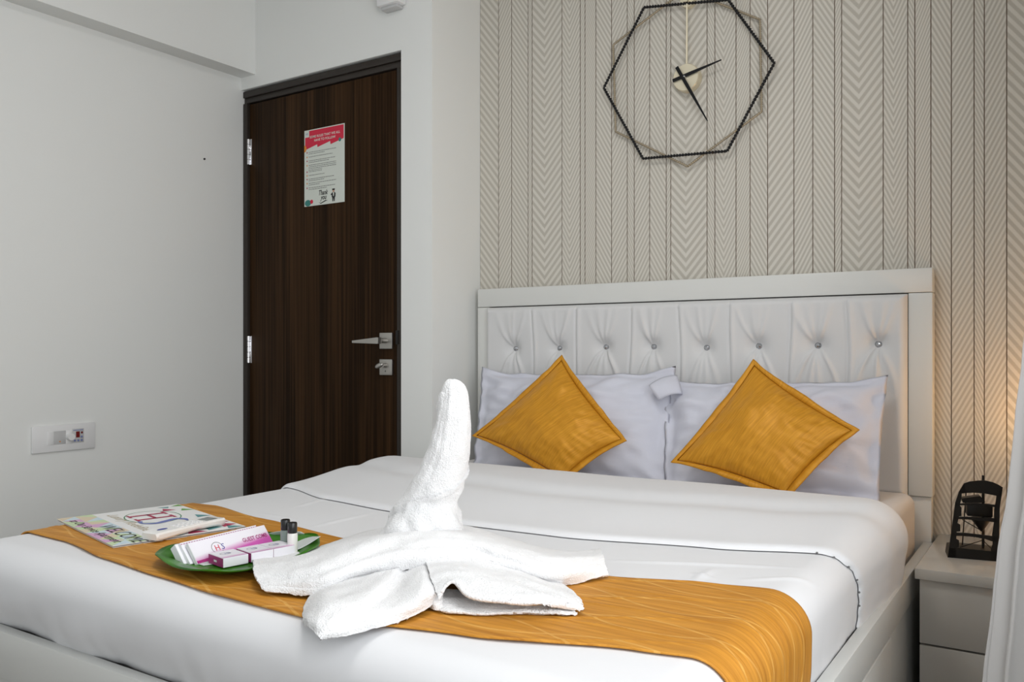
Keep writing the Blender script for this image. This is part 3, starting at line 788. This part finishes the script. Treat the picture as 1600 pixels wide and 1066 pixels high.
def patch(name, ctl, n1, n2, thick=.007, amp=.003, fq=3.0, sd=0.0):
    n1 *= 2; n2 *= 2
    def fold(i, j):
        a = i / n1; b2 = j / n2; e_ = min(1, 6 * min(a, 1 - a)) * min(1, 10 * min(b2, 1 - b2))
        w_ = noise.noise(Vector((b2 * 2.2 + sd, a * fq, sd))) + .6 * noise.noise(Vector((b2 * 5 + sd, a * fq * 2.6, sd + 4)))
        return Vector((0, -.5, 1)) * (amp * 1.6 * w_ * e_)
    g = [[at(x, y, Z=z) for (x, y, z) in r_] for r_ in ctl]
    cols = [[cr(r_, j / n2) for j in range(n2 + 1)] for r_ in g]
    rows = [[terry(cr([cols[k][j] for k in range(len(cols))], i / n1) + fold(i, j)) for j in range(n2 + 1)] for i in range(n1 + 1)]
    o = twp(grid_mesh(name, rows, 'terry')); solidify(o, thick, -1)
    # keep the outer side facing up
    return o
# cone: rings following its outline
prof = [(592.5, 703, 711), (594, 698, 717), (599, 693.5, 724), (608, 690, 729), (625, 687, 733), (660, 679.5, 735.5), (700, 667.5, 734.5), (730, 656, 729.5), (750, 645, 726.5), (768, 634, 723), (782, 624, 716),
        (800, 612, 719), (822, 602, 723), (840, 592, 728), (866, 586, 731)]
CYL = 1.25
rings = []
NS = 200; NRG = 230
def prof_at(t_):
    a = cr([Vector(p) for p in prof], t_); return a
for i in range(NRG + 1):
    yy, xl, xr = prof_at(i / NRG)
    a = at(xl, yy, Y=CYL); b_ = at(xr, yy, Y=CYL); c = (a + b_) / 2; fwd = Vector((-math.sin(YAW), math.cos(YAW), 0)); rgt = Vector((math.cos(YAW), math.sin(YAW), 0))
    # half width measured across the view
    dist = c.dot(fwd); hw = (xr - xl) / 2 / F * dist
    c = at((xl + xr) / 2, yy, Y=CYL)
    rg = []
    for k in range(NS):
        th = 2 * PI * k / NS; z_ = c.z
        wrap = ((th / (2 * PI)) * 1.0 - (1 - i / NRG) * 2.1) % 1.0       # spiral wrap edge
        rr = hw + .0050 * (1 - min(1, wrap / .10)) ** .5 * (hw > .02) 
        rr += .0040 * noise.noise(Vector((math.cos(th) * 2, math.sin(th) * 2, z_ * 42 + th * .8))) * sstep(.78, .62, z_) * 1.6 + .0016 * noise.noise(Vector((math.cos(th) * 3.5, math.sin(th) * 3.5, z_ * 6)))
        p = c + (rgt * math.cos(th) + fwd * math.sin(th)) * rr
        rg.append(terry(p, .0020))
    rings.append(rg)
twp(grid_mesh('towel_cone', rings, 'terry', None, None, True, True))
B = .5535
band = [[(398, 878, B), (440, 872, B), (500, 858, B), (560, 838, .562), (610, 827, .575), (660, 821, .58), (720, 824, .58), (785, 842, .566), (845, 860, B + .002), (895, 866, B), (938, 862, B)],
        [(396, 887, .572), (440, 884, .579), (500, 873, .592), (560, 851, .610), (610, 838, .620), (660, 832, .626), (720, 835, .624), (780, 854, .612), (840, 872, .594), (890, 877, .584), (940, 871, .573)],
        [(401, 908, .568), (445, 906, .575), (505, 898, .588), (565, 877, .604), (615, 863, .615), (660, 859, .618), (722, 857, .617), (785, 873, .603), (842, 889, .588), (893, 892, .578), (944, 886, .568)],
        [(416, 926, B + .002), (455, 928, B + .003), (500, 929, B + .004), (548, 909, .566), (600, 894, .580), (655, 887, .588), (725, 882, .592), (785, 891, .581), (840, 906, .563), (885, 911, B + .002), (950, 902, B + .002)]]
patch('towel_band', band, 40, 150, .006, .0046, 3.8, 1.3)
lf = [[(590, 868, .562), (545, 893, .562), (503, 915, .561), (478, 940, B + .002), (472, 965, B), (476, 978, B)],
      [(602, 872, .580), (560, 905, .584), (520, 926, .583), (495, 946, .580), (482, 966, .572), (481, 979, .564)],
      [(628, 870, .588), (594, 908, .594), (556, 938, .590), (528, 958, .582), (506, 976, .574), (491, 989, .563)],
      [(646, 870, .586), (622, 912, .578), (596, 948, .577), (560, 966, .572), (528, 983, .567), (500, 996, .560)],
      [(662, 870, .594), (655, 914, .594), (642, 948, .574), (598, 968, .566), (548, 986, .560), (503, 999, B + .003)],
      [(676, 875, .590), (678, 918, .585), (680, 940, .566), (640, 966, B + .003), (560, 989, B + .001), (500, 1001, B)]]
patch('towel_flap', lf, 50, 60, .006, .0040, 3.4, 3.1)
rfp = [[(668, 862, .578), (725, 860, .578), (785, 876, .566), (840, 896, B + .003), (880, 918, B), (898, 933, B), (907, 944, B)],
       [(664, 872, .594), (727, 876, .597), (790, 895, .585), (840, 914, .576), (878, 932, .569), (896, 942, .564), (909, 950, .559)],
       [(672, 900, .592), (715, 899, .597), (780, 918, .588), (830, 931, .580), (872, 941, .573), (896, 946, .567), (910, 952, .560)],
       [(687, 938, .574), (706, 912, .594), (733, 936, .579), (795, 945, .574), (850, 946, .571), (890, 947, .567), (910, 954, .559)]]
patch('towel_flap', rfp, 44, 80, .005, .0036, 3.6, 7.7)
rlo = [[(690, 925, .560), (720, 926, .559), (780, 934, .558), (840, 941, .557), (876, 947, .556), (895, 951, .5555)],
       [(687, 942, .562), (716, 945, .558), (780, 951, .558), (840, 953, .558), (878, 956, .557), (898, 957, .556)],
       [(688, 955, B + .001), (705, 959, B + .001), (770, 961, B + .001), (840, 960, B + .001), (880, 961, B + .001), (902, 959, B + .001)]]
patch('towel_flap', rlo, 24, 60, .004, .0008)
mid = [[(660, 890, .575), (675, 890, .58), (692, 892, .575)], [(664, 925, .57), (678, 930, .572), (692, 932, .568)], [(672, 948, B + .001), (681, 954, B + .001), (690, 955, B + .001)]]
patch('towel_flap', mid, 14, 14, .004, .001)

# ------------------------------------------------------------------ things on the runner
BZ = .5525
# welcome folder
A, B_, C_, D_ = [at(x, y, Z=BZ + .004) for x, y in ((91, 812.5), (179, 855), (379, 822), (279, 786.5))]
FW, FH = ((B_ - A).length + (C_ - D_).length) / 2, ((D_ - A).length + (C_ - B_).length) / 2
wf = tag(empty('welcome_folder'), 'white welcome folder with coloured triangles lying on the golden runner', 'folder')
fm = frame((A.x, A.y, BZ), B_ - A, D_ - A)
cen = (A + B_ + C_ + D_) / 4; cl = fm @ Vector((FW / 2, FH / 2, 0)); fm.translation += Vector((cen.x - cl.x, cen.y - cl.y, 0))
wf.matrix_world = fm; I4 = Matrix.Identity(4)
box('back_cover', (.003, .001, 0), (FW - .001, FH, .0012), 'paper', wf); box('inner_sheet', (.001, .002, .0017), (FW, FH - .001, .0024), 'ink_grey', wf)
box('front_cover', (0, 0, .003), (FW - .002, FH - .002, .0042), 'paper', wf)
Zt = .0045
def tri(n_, pts, mt, z=Zt): return decal(n_, [(p[0] * FW, p[1] * FH) for p in pts], mt, wf, I4, z)
pc = ['pastel_pink', 'pastel_green', 'pastel_blue', 'pastel_sand']; rp = random.Random(11)
nx_ = 9; st = .27
for i in range(nx_):
    for j in range(2):
        x0, x1 = i / nx_, (i + 1) / nx_; ya, yb = j * st / 2, (j + 1) * st / 2
        x1 = min(x1, .992); c1, c2 = rp.sample(pc, 2)
        if (i + j) % 2: tri('printed_triangle', [(x0, ya), (x1, ya), (x1, yb)], c1); tri('printed_triangle', [(x0, ya), (x1, yb), (x0, yb)], c2)
        else: tri('printed_triangle', [(x0, ya), (x1, ya), (x0, yb)], c1); tri('printed_triangle', [(x1, ya), (x1, yb), (x0, yb)], c2)
text('WELCOME', .045, 'ink_black', wf, I4, FW * .70, FH * .145, Zt + .0004, shear=.25, sx=1.05)
text('to Our Service Apartment', .029, 'ink_black', wf, I4, FW * .52, FH * .045, Zt + .0004, shear=.3, sx=1.0)
text('Luxury Redefined', .034, 'ink_gold', wf, I4, FW * .43, FH * .345, Zt, shear=.45, sx=1.1)
LXc, LYc = FW * .36, FH * .59
ring('logo_ring', LXc - .01, LYc + .005, .083, .062, .0025, 'green_dark', wf, I4, Zt)
for bx0 in (-.050, .004):
    tri('logo_letter', [((LXc + bx0) / FW, (LYc - .040) / FH), ((LXc + bx0 + .012) / FW, (LYc - .040) / FH), ((LXc + bx0 + .016) / FW, (LYc + .046) / FH), ((LXc + bx0 + .004) / FW, (LYc + .046) / FH)], 'crimson', Zt + .0003)
    tri('logo_serif', [((LXc + bx0 - .010) / FW, (LYc + .041) / FH), ((LXc + bx0 + .026) / FW, (LYc + .041) / FH), ((LXc + bx0 + .027) / FW, (LYc + .048) / FH), ((LXc + bx0 - .009) / FW, (LYc + .048) / FH)], 'crimson', Zt + .0004)
    tri('logo_serif', [((LXc + bx0 - .010) / FW, (LYc - .042) / FH), ((LXc + bx0 + .022) / FW, (LYc - .042) / FH), ((LXc + bx0 + .022) / FW, (LYc - .036) / FH), ((LXc + bx0 - .010) / FW, (LYc - .036) / FH)], 'crimson', Zt + .0004)
tri('logo_bar', [((LXc - .045) / FW, LYc / FH), ((LXc + .012) / FW, LYc / FH), ((LXc + .013) / FW, (LYc + .008) / FH), ((LXc - .045) / FW, (LYc + .008) / FH)], 'crimson', Zt + .0003)
# sweeping S of the logo
def sweep(name, pts, wds, mt):
    polys = []; n = 30; P_ = [Vector((p[0], p[1], 0)) for p in pts]; W_ = [Vector((w_, 0, 0)) for w_ in wds]
    prev = None
    for i in range(n + 1):
        p = cr(P_, i / n); q_ = cr(P_, min(1, i / n + .01)); r0 = cr(P_, max(0, i / n - .01)); d = (q_ - r0).normalized(); s_ = Vector((-d.y, d.x, 0)) * cr(W_, i / n).x
        cur = (p + s_, p - s_)
        if prev: polys.append([prev[0], prev[1], cur[1], cur[0]])
        prev = cur
    return multi_decal(name, polys, mt, wf, I4, Zt + .0005)
sweep('logo_letter', [(LXc + .094, LYc + .048), (LXc + .070, LYc + .050), (LXc + .054, LYc + .034), (LXc + .066, LYc + .008), (LXc + .076, LYc - .022), (LXc + .058, LYc - .044), (LXc + .030, LYc - .040)],
      [.0015, .006, .0075, .009, .007, .003, .006], 'ink_periwinkle')
# decorative triangles round the far corner
for pts, mt in (([(.53, .93), (.60, .99), (.70, .92)], 'teal_light'), ([(.58, .80), (.74, .80), (.66, .90)], 'crimson'), ([(.72, .93), (.82, .99), (.86, .93)], 'green')):
    pass
for pts, mt in (([(.06, .90), (.10, .985), (.02, .985)], 'green'), ([(.11, .80), (.20, .87), (.20, .76)], 'crimson'), ([(.05, .78), (.11, .85), (.06, .88)], 'teal_light'), ([(.18, .93), (.27, .99), (.25, .89)], 'green'),
                ([(.44, .90), (.53, .985), (.54, .87)], 'teal_light'), ([(.70, .90), (.79, .985), (.81, .89)], 'crimson'), ([(.80, .88), (.89, .985), (.93, .86)], 'crimson'),
                ([(.84, .74), (.92, .86), (.96, .72)], 'teal_light'), ([(.90, .90), (.985, .985), (.985, .86)], 'teal_light'), ([(.88, .60), (.98, .70), (.98, .55)], 'crimson'),
                ([(.92, .42), (.985, .52), (.985, .38)], 'teal_light'), ([(.86, .46), (.93, .55), (.94, .42)], 'crimson'), ([(.90, .29), (.985, .36), (.985, .27)], 'orange')):
    tri('printed_triangle', pts, mt)

# remote control on the folder
ra = at(238, 832, Z=BZ + .02); rb = at(341, 808.5, Z=BZ + .02)
RL = (rb - ra).length; rw = .026
rm = tag(empty('remote_control'), 'white air conditioner remote lying across the welcome folder', 'remote control')
dx_ = Vector((rb.x - ra.x, rb.y - ra.y, 0)); rm.matrix_world = frame((ra.x, ra.y, BZ + .0052), dx_, Vector((-dx_.y, dx_.x, 0)))
rows = []
sec = [(-.008, .000, .0135, .86), (-.004, .000, .0155, .98), (.02, .000, .0165, 1.0), (RL * .30, .002, .0160, .97), (RL * .55, .0045, .0165, .95), (RL * .8, .002, .0165, .98), (RL - .004, .0, .0165, 1.0), (RL, .001, .0145, .9)]
bm = bmesh.new(); prev = None
for x_, zb, zt_, wf_ in sec:
    hw = rw * wf_; pts = [(-hw, zb + .004), (-hw + .003, zb), (hw - .003, zb), (hw, zb + .004), (hw, zt_ - .004), (hw - .003, zt_), (-hw + .003, zt_), (-hw, zt_ - .004)]
    rg = [bm.verts.new((x_, a, b2)) for a, b2 in pts]
    if prev:
        for i in range(8): bm.faces.new((prev[i], prev[(i + 1) % 8], rg[(i + 1) % 8], rg[i]))
    else: bm.faces.new(rg)
    prev = rg
bm.faces.new(prev); from_bm('casing', bm, 'remote_plastic', rm, 35)
box('screen', (RL * .74, -.016, .0150), (RL * .91, .016, .0171), 'lcd', rm, .0006)
for i in range(5):
    for j in range(3):
        x_ = RL * (.36 + .072 * i); box('key', (x_ - .0042, -.0165 + .0125 * j - .0001, .0150), (x_ + .0042, -.0165 + .0125 * j + .0085, .0182), 'white_plastic', rm, .0012)
decal('oval_badge', ellipse(RL * .14, .0, .013, .0065), 'ink_blue', rm, I4, .0169)

# tray
tpx = [(242, 867), (247, 873), (270, 884), (308, 893), (345, 895), (380, 890.5), (405, 887), (430, 882), (455, 874), (478, 866), (496, 855), (500, 845), (494, 838), (470, 835.5), (440, 834), (400, 835), (350, 841), (300, 850), (268, 855), (249, 859)]
rim = [at(x, y, Z=BZ + .020) for x, y in tpx]
tc_ = sum(rim, Vector()) / len(rim)
tray = tag(empty('leaf_tray', (tc_.x, tc_.y, BZ)), 'glossy green leaf-shaped tray holding toiletries on the golden runner', 'tray')
org = Vector((tc_.x, tc_.y, BZ))
def closed(pts, n):
    m_ = len(pts); out = []
    for i in range(n):
        f = i / n * m_; k = int(f); f -= k; a, b_, c, d = pts[(k - 1) % m_], pts[k % m_], pts[(k + 1) % m_], pts[(k + 2) % m_]
        out.append(.5 * ((2 * b_) + (-a + c) * f + (2 * a - 5 * b_ + 4 * c - d) * f * f + (-a + 3 * b_ - 3 * c + d) * f ** 3))
    return out
rimf = closed(rim, 120); rows = []
for s_, z_ in ((.02, .0032), (.4, .0032), (.66, .0035), (.73, .006), (.79, .011), (.85, .0145), (.93, .0175), (1.0, .020)):
    rows.append([Vector(((p.x - tc_.x) * s_, (p.y - tc_.y) * s_, z_ + (.0025 * math.sin(k / 120 * 2 * PI * 7) if s_ > .9 else 0))) for k, p in enumerate(rimf)])
t_o = grid_mesh('dish', rows, 'tray_green', tray, None, True, True); solidify(t_o, .003, -1)
rows = [[r_ * 1.0 for r_ in rows[-1]], [Vector((r_.x * 1.008, r_.y * 1.008, r_.z - .003)) for r_ in rows[-1]]]
# paper liner
TZ = BZ + .0075
lp = [[(268, 868), (330, 853), (390, 843), (432, 831), (470, 831)], [(290, 876), (350, 866), (412, 854), (445, 842), (484, 838)], [(318, 884), (372, 876), (435, 865), (468, 858), (501, 838.5)]]
lz = [[.000, .0, .0, .020, .020], [.0, .0, .0, .004, .012], [.0, .0, .0, .004, .026]]
g = [[at(x, y, Z=TZ + dz) for (x, y), dz in zip(r_, zr)] for r_, zr in zip(lp, lz)]
cols = [[cr(r_, j / 24) for j in range(25)] for r_ in g]
ln = grid_mesh('paper_liner', [[cr([cols[k][j] for k in range(3)], i / 16) for j in range(25)] for i in range(17)], 'napkin'); solidify(ln, .0006, 0)
tag(ln, 'grey tissue paper liner under the toiletries in the tray', 'tissue')
TZ += .0008
def obox(name, corner, ax, ay, az, sx_, sy_, sz_, material, parent=None, bev=.0006):
    """box from a corner with its own axes"""
    X, Y, Z = (Vector(a).normalized() for a in (ax, ay, az))
    m_ = Matrix((X, Y, Z)).transposed().to_4x4(); m_.translation = Vector(corner)
    bm = bmesh.new(); add_box(bm, (0, 0, 0), (sx_, sy_, sz_), bev, None, 1); bmesh.ops.transform(bm, matrix=m_, verts=bm.verts)
    return from_bm(name, bm, material, parent, 30), m_
# soap boxes: lying in a row along the front of the tray
sa = at(349, 888, Z=TZ); sb = at(461, 866, Z=TZ); sd = (sb - sa); sd.z = 0; SL = sd.length; sd.normalize(); sn_ = Vector((-sd.y, sd.x, 0))
sh = .0175; sw_ = (at(349, 888, Z=TZ) - at(325.5, 879, Z=TZ)).length * .95
print('soap', SL, sw_)
for i, (f0, f1_, lb) in enumerate(((0, .335, 'small soap box with a magenta end at the front of the tray'), (.375, .685, 'middle soap box in the row on the green tray'), (.69, 1.0, 'soap box nearest the black-capped bottles'))):
    e_ = tag(empty('soap_box'), lb, 'box', 'soap boxes on the tray')
    org_ = sa + sd * SL * f0; ln_ = SL * (f1_ - f0)
    o_, m_ = obox('carton', org_, sd, sn_, (0, 0, 1), ln_, sw_, sh, 'box_white', e_)
    mt_ = frame(org_ + Vector((0, 0, sh)), sd, sn_)
    me = bpy.data.meshes.new('printed_top'); zz = .0004
    ul_pts = [(.0006, .0006), (ln_ - .0006, .0006), (ln_ - .0006, sw_ - .0006), (.0006, sw_ - .0006)]
    me.from_pydata([tuple(mt_ @ Vector((a, b2, zz))) for a, b2 in ul_pts], [], [(0, 1, 2, 3)])
    ul = me.uv_layers.new(name='UVMap'); 
    for l, q_ in zip(range(4), ((0, .08), (1, .48), (1, 1.4), (0, 1.0))): ul.data[l].uv = q_
    link('printed_top', me, 'comb_box_print', e_)
    text('HS', .011, 'ink_periwinkle', e_, mt_, ln_ * .5, sw_ * .5, .0007); ring('logo_ring', ln_ * .40, sw_ * .56, .010, .008, .001, 'ink_grey', e_, mt_, .0007, n=20)
    # magenta end towards the viewer's left
    me_ = frame(org_, -sn_, (0, 0, 1)) ; me_.translation = org_ + sn_ * sw_
    decal('end_flap', [(.0004, .0004), (sw_ - .0004, .0004), (sw_ - .0004, sh - .0004), (.0004, sh - .0004)], 'magenta', e_, me_, .0004)
    if i == 0: decal('end_mark', [(sw_ * .38, sh * .36), (sw_ * .58, sh * .36), (sw_ * .58, sh * .58), (sw_ * .38, sh * .58)], 'box_white', e_, me_, .0007)
# long cartons leaning on one another behind them
la = at(309, 882, Z=TZ); lb_ = at(428, 850, Z=TZ); ld = lb_ - la; ld.z = 0; LLn = ld.length; ld.normalize(); lnrm = Vector((-ld.y, ld.x, 0))
print('comb', LLn)
lean = math.radians(52)
up = lnrm * math.cos(lean) + Vector((0, 0, 1)) * math.sin(lean); outn = ld.cross(up)
e_ = tag(empty('comb_box'), 'long white and pink comb carton leaning at the front of the tray', 'box')
cw = .046
obox('carton', la - outn * .008, ld, up, outn, LLn, cw, .008, 'box_white', e_)
mt_ = frame(la, ld, up)
me = bpy.data.meshes.new('printed_face'); me.from_pydata([tuple(mt_ @ Vector((a, b2, .0004))) for a, b2 in ((.0005, .0005), (LLn - .0005, .0005), (LLn - .0005, cw - .0005), (.0005, cw - .0005))], [], [(0, 1, 2, 3)])
ul = me.uv_layers.new(name='UVMap')
for l, q_ in zip(range(4), ((0, 0), (1, 0), (1, 1), (0, 1))): ul.data[l].uv = q_
link('printed_face', me, 'comb_box_print', e_)
text('GUEST COMB', .0125, 'magenta', e_, mt_, LLn * .80, cw * .42, .0008, bold=.0002, sx=.85)
text('H', .017, 'red', e_, mt_, LLn * .30, cw * .36, .0008); text('S', .017, 'ink_blue', e_, mt_, LLn * .30 + .0125, cw * .36, .0008, shear=.2); ring('logo_ring', LLn * .30, cw * .48, .0135, .0125, .0011, 'ink_grey', e_, mt_, .0007, a0=.4, a1=5.6)
decal('magenta_edge', [(.0005, .0005), (LLn * .22, .0005), (LLn * .22, .007), (.0005, .006)], 'magenta', e_, mt_, .0007)
e2 = tag(empty('toothbrush_box'), 'thin white carton sandwiched between the two long cartons', 'box')
la2 = la + lnrm * .0125 + ld * (-.006); up2 = lnrm * math.cos(lean * .97) + Vector((0, 0, 1)) * math.sin(lean * .97); on2 = ld.cross(up2)
obox('carton', la2 - on2 * .008, ld, up2, on2, LLn * .985, cw + .001, .008, 'box_white', e2)
mt2 = frame(la2, ld, up2)
multi_decal('dashed_line', [[(x_ * .006, cw - .0035), (x_ * .006 + .004, cw - .0035), (x_ * .006 + .004, cw - .0022), (x_ * .006, cw - .0022)] for x_ in range(int(LLn / .006))], 'magenta', e2, mt2, .0005)
e3 = tag(empty('dental_kit_box'), 'deep white carton at the back of the green tray', 'box')
la3 = la + lnrm * .052 - ld * .012; lean3 = math.radians(118)
up3 = lnrm * math.cos(lean3) + Vector((0, 0, 1)) * math.sin(lean3); on3 = ld.cross(up3)
up3 = Vector((0, 0, 1)) * math.cos(math.radians(28)) - lnrm * math.sin(math.radians(-28)); on3 = ld.cross(up3)
obox('carton', la3 + Vector((0, 0, .0)), ld, up3, -on3, LLn * .93, .040, .024, 'box_white', e3) if False else obox('carton', la + lnrm * .0225 - ld * .012, ld, up, lnrm * math.sin(lean) - Vector((0, 0, 1)) * math.cos(lean), LLn * .94, .043, .016, 'box_white', e3)

# two small bottles
def bottle(px, py, mt, label):
    p = at(px, py, Z=TZ); e_ = tag(empty('toiletry_bottle', (p.x, p.y, TZ)), label, 'bottle', 'mini bottles on the tray')
    lathe('body', [(.0085, 0), (.0098, .001), (.0100, .004), (.0100, .036), (.0095, .0385), (.0075, .040)], mt, e_)
    lathe('cap', [(.0086, .0395), (.0092, .0405), (.0092, .0585), (.0082, .0600)], 'bottle_cap', e_)
bottle(457, 864, 'bottle_white', 'small white lotion bottle with a black cap, nearer one'); bottle(446, 858.5, 'bottle_green', 'small grey-green bottle with a black cap, farther one')

# ------------------------------------------------------------------ nightstand
NX0, NX1, NY0, NT = -.335, .14, 2.402, .400
ns = tag(empty('nightstand', (-.10, 2.64, 0)), 'glossy off-white two-drawer nightstand beside the bed', 'nightstand')
def np_(o): o.parent = ns; o.matrix_parent_inverse = Matrix.Translation((.10, -2.64, 0)); return o
np_(box('top', (NX0, NY0, NT - .028), (NX1, WY - .005, NT), 'gloss_white', None, .002))
np_(box('carcass', (NX0 + .01, NY0 + .032, .03), (NX1 - .01, WY - .006, NT - .029), 'gloss_white'))
for a, b_ in ((.206, NT - .030), (.035, .201)): np_(box('drawer', (NX0 + .010, NY0 + .012, a), (NX1 - .010, NY0 + .031, b_), 'gloss_white', None, .0015))
np_(box('plinth', (NX0 + .03, NY0 + .05, 0), (NX1 - .03, WY - .01, .03), 'dark_gap'))

# lantern-like ornament
lt = tag(empty('metal_ornament', (-.215, 2.585, NT), math.radians(11)), 'black metal openwork ornament with arched top on the nightstand', 'ornament')
S_ = .000243
def lp_(cx, cy): return ((cx - 335) * S_, (985 - cy) * S_)
def lpr(n_, pts, d, y=0, par=lt): return prism(n_, [lp_(*p) for p in pts], d, 'black_metal', par, Matrix.Translation((0, y, 0)))
lpr('left_upright', [(75, 985), (110, 700), (150, 370), (185, 250), (235, 155), (262, 255), (215, 265), (212, 320), (195, 395), (212, 420), (212, 515), (188, 520), (172, 595), (200, 610), (200, 685), (165, 690), (160, 770), (188, 785), (188, 862), (155, 870), (160, 985)], .004)
lpr('right_upright', [(612, 985), (585, 860), (578, 700), (583, 400), (600, 270), (612, 170), (552, 265), (545, 330), (530, 420), (528, 560), (520, 620), (510, 700), (515, 800), (500, 850), (500, 985)], .004)
lpr('arched_top', [(235, 152), (290, 128), (370, 112), (440, 106), (520, 122), (570, 145), (612, 172), (600, 272), (552, 268), (440, 250), (330, 248), (215, 262), (185, 250)], .0042)
lpr('base', [(75, 985), (612, 985), (605, 890), (560, 880), (160, 870), (90, 880)], .075)
for n_, pts in (('crossbar', [(150, 385), (230, 372), (360, 362), (560, 368), (560, 395), (440, 385), (330, 385), (150, 400)]),
                ('crossbar', [(135, 530), (250, 520), (560, 515), (560, 560), (400, 550), (250, 548), (135, 552)]),
                ('crossbar', [(110, 705), (250, 698), (520, 712), (560, 720), (560, 770), (500, 768), (440, 748), (330, 735), (200, 735), (110, 745)])):
    lpr(n_, pts, .004)
def v3(cx, cy, y): a = lp_(cx, cy); return Vector((a[0], y, a[1]))
cyl('pole', v3(440, 900, .035), v3(440, 70, .035), .0036, 'black_metal', lt, n=12)
cyl('rod', v3(240, 880, .05), v3(280, 240, .05), .0016, 'black_metal', lt, n=8)
cyl('brace', v3(200, 870, .01), v3(430, 795, .035), .0012, 'black_metal', lt, n=8); cyl('brace', v3(225, 560, .01), v3(420, 685, .035), .0012, 'black_metal', lt, n=8)
cyl('brace', v3(440, 795, .035), v3(500, 850, .01), .0012, 'black_metal', lt, n=8)
cyl('cone', v3(425, 690, .030), v3(415, 540, .030), .003, 'black_metal', lt, r1=.027, n=20)
box('inner_box', (*lp_(270, 520)[:1], .012, lp_(270, 520)[1]), (lp_(525, 390)[0], .055, lp_(525, 390)[1]), 'black_metal', lt, .004)
lpr('slanted_plate', [(215, 325), (400, 285), (450, 350), (400, 362), (230, 372)], .03, .010)

# bedside lamp, hidden past the curtain; its warm light reaches the wall
lm = tag(empty('table_lamp', (.055, 2.72, NT)), 'small warm table lamp on the nightstand behind the curtain', 'lamp')
lathe('lamp_base', [(.05, 0), (.05, .012), (.012, .02), (.010, .16), (.012, .17)], 'brass', lm)
bm = bmesh.new(); ra_ = []
for r_, z_ in ((.085, .15), (.055, .30)): ra_.append([bm.verts.new((r_ * math.cos(2 * PI * i / 32), r_ * math.sin(2 * PI * i / 32), z_)) for i in range(32)])
for i in range(32): bm.faces.new((ra_[0][i], ra_[0][(i + 1) % 32], ra_[1][(i + 1) % 32], ra_[1][i]))
sh_ = from_bm('lamp_shade', bm, 'lamp_fabric', lm)
bm = bmesh.new(); bmesh.ops.create_uvsphere(bm, u_segments=16, v_segments=10, radius=.022, matrix=Matrix.Translation((0, 0, .20))); from_bm('bulb', bm, 'bulb', lm)
pl_ = bpy.data.lights.new('lamp_light', 'POINT'); pl_.energy = 3.0; pl_.color = (1, .60, .28); pl_.shadow_soft_size = .03
plo = bpy.data.objects.new('lamp_light', pl_); C.objects.link(plo); plo.location = (.055, 2.72, NT + .32)

# ------------------------------------------------------------------ curtain
cu0 = 1.93
edge_tab = sorted((at(x, y, Y=cu0).z, at(x, y, Y=cu0).x) for x, y in ((1592, 560), (1580, 655), (1568, 774), (1554, 855), (1546, 940), (1532, 1066), (1500, 1400), (1612, 400), (1625, 200), (1640, -400)))
rows = []
NZ = 60; NSX = 240
for j in range(NZ + 1):
    z = .02 + (2.38 - .02) * j / NZ; row = []
    lean_ = interp(edge_tab, z)
    for i in range(NSX + 1):
        s_ = i / NSX
        x = lean_ + (RX - .03 - lean_) * s_
        fold = .030 * math.sin(s_ * 2 * PI * 7.5 + .4 * math.sin(z * 1.7)) + .012 * math.sin(s_ * 2 * PI * 17 + z * 1.3)
        y = cu0 + .10 * s_ + fold * (.45 + .55 * s_)
        x += .010 * math.sin(s_ * 2 * PI * 15 + z)
        row.append((x, y, z))
    rows.append(row)
cur = tag(grid_mesh('curtain', rows, 'curtain'), 'white satin curtain hanging at the right beside the nightstand', 'curtain'); solidify(cur, .0015, 0)
rod_ = tag(cyl('curtain_rod', (RX - .07, -.95, 2.40), (RX - .07, 2.25, 2.40), .012, 'steel'), 'steel curtain rod above the window', 'curtain rod')
print('triangles', sum(len(o.data.polygons) for o in C.objects if o.type == 'MESH') * 2)
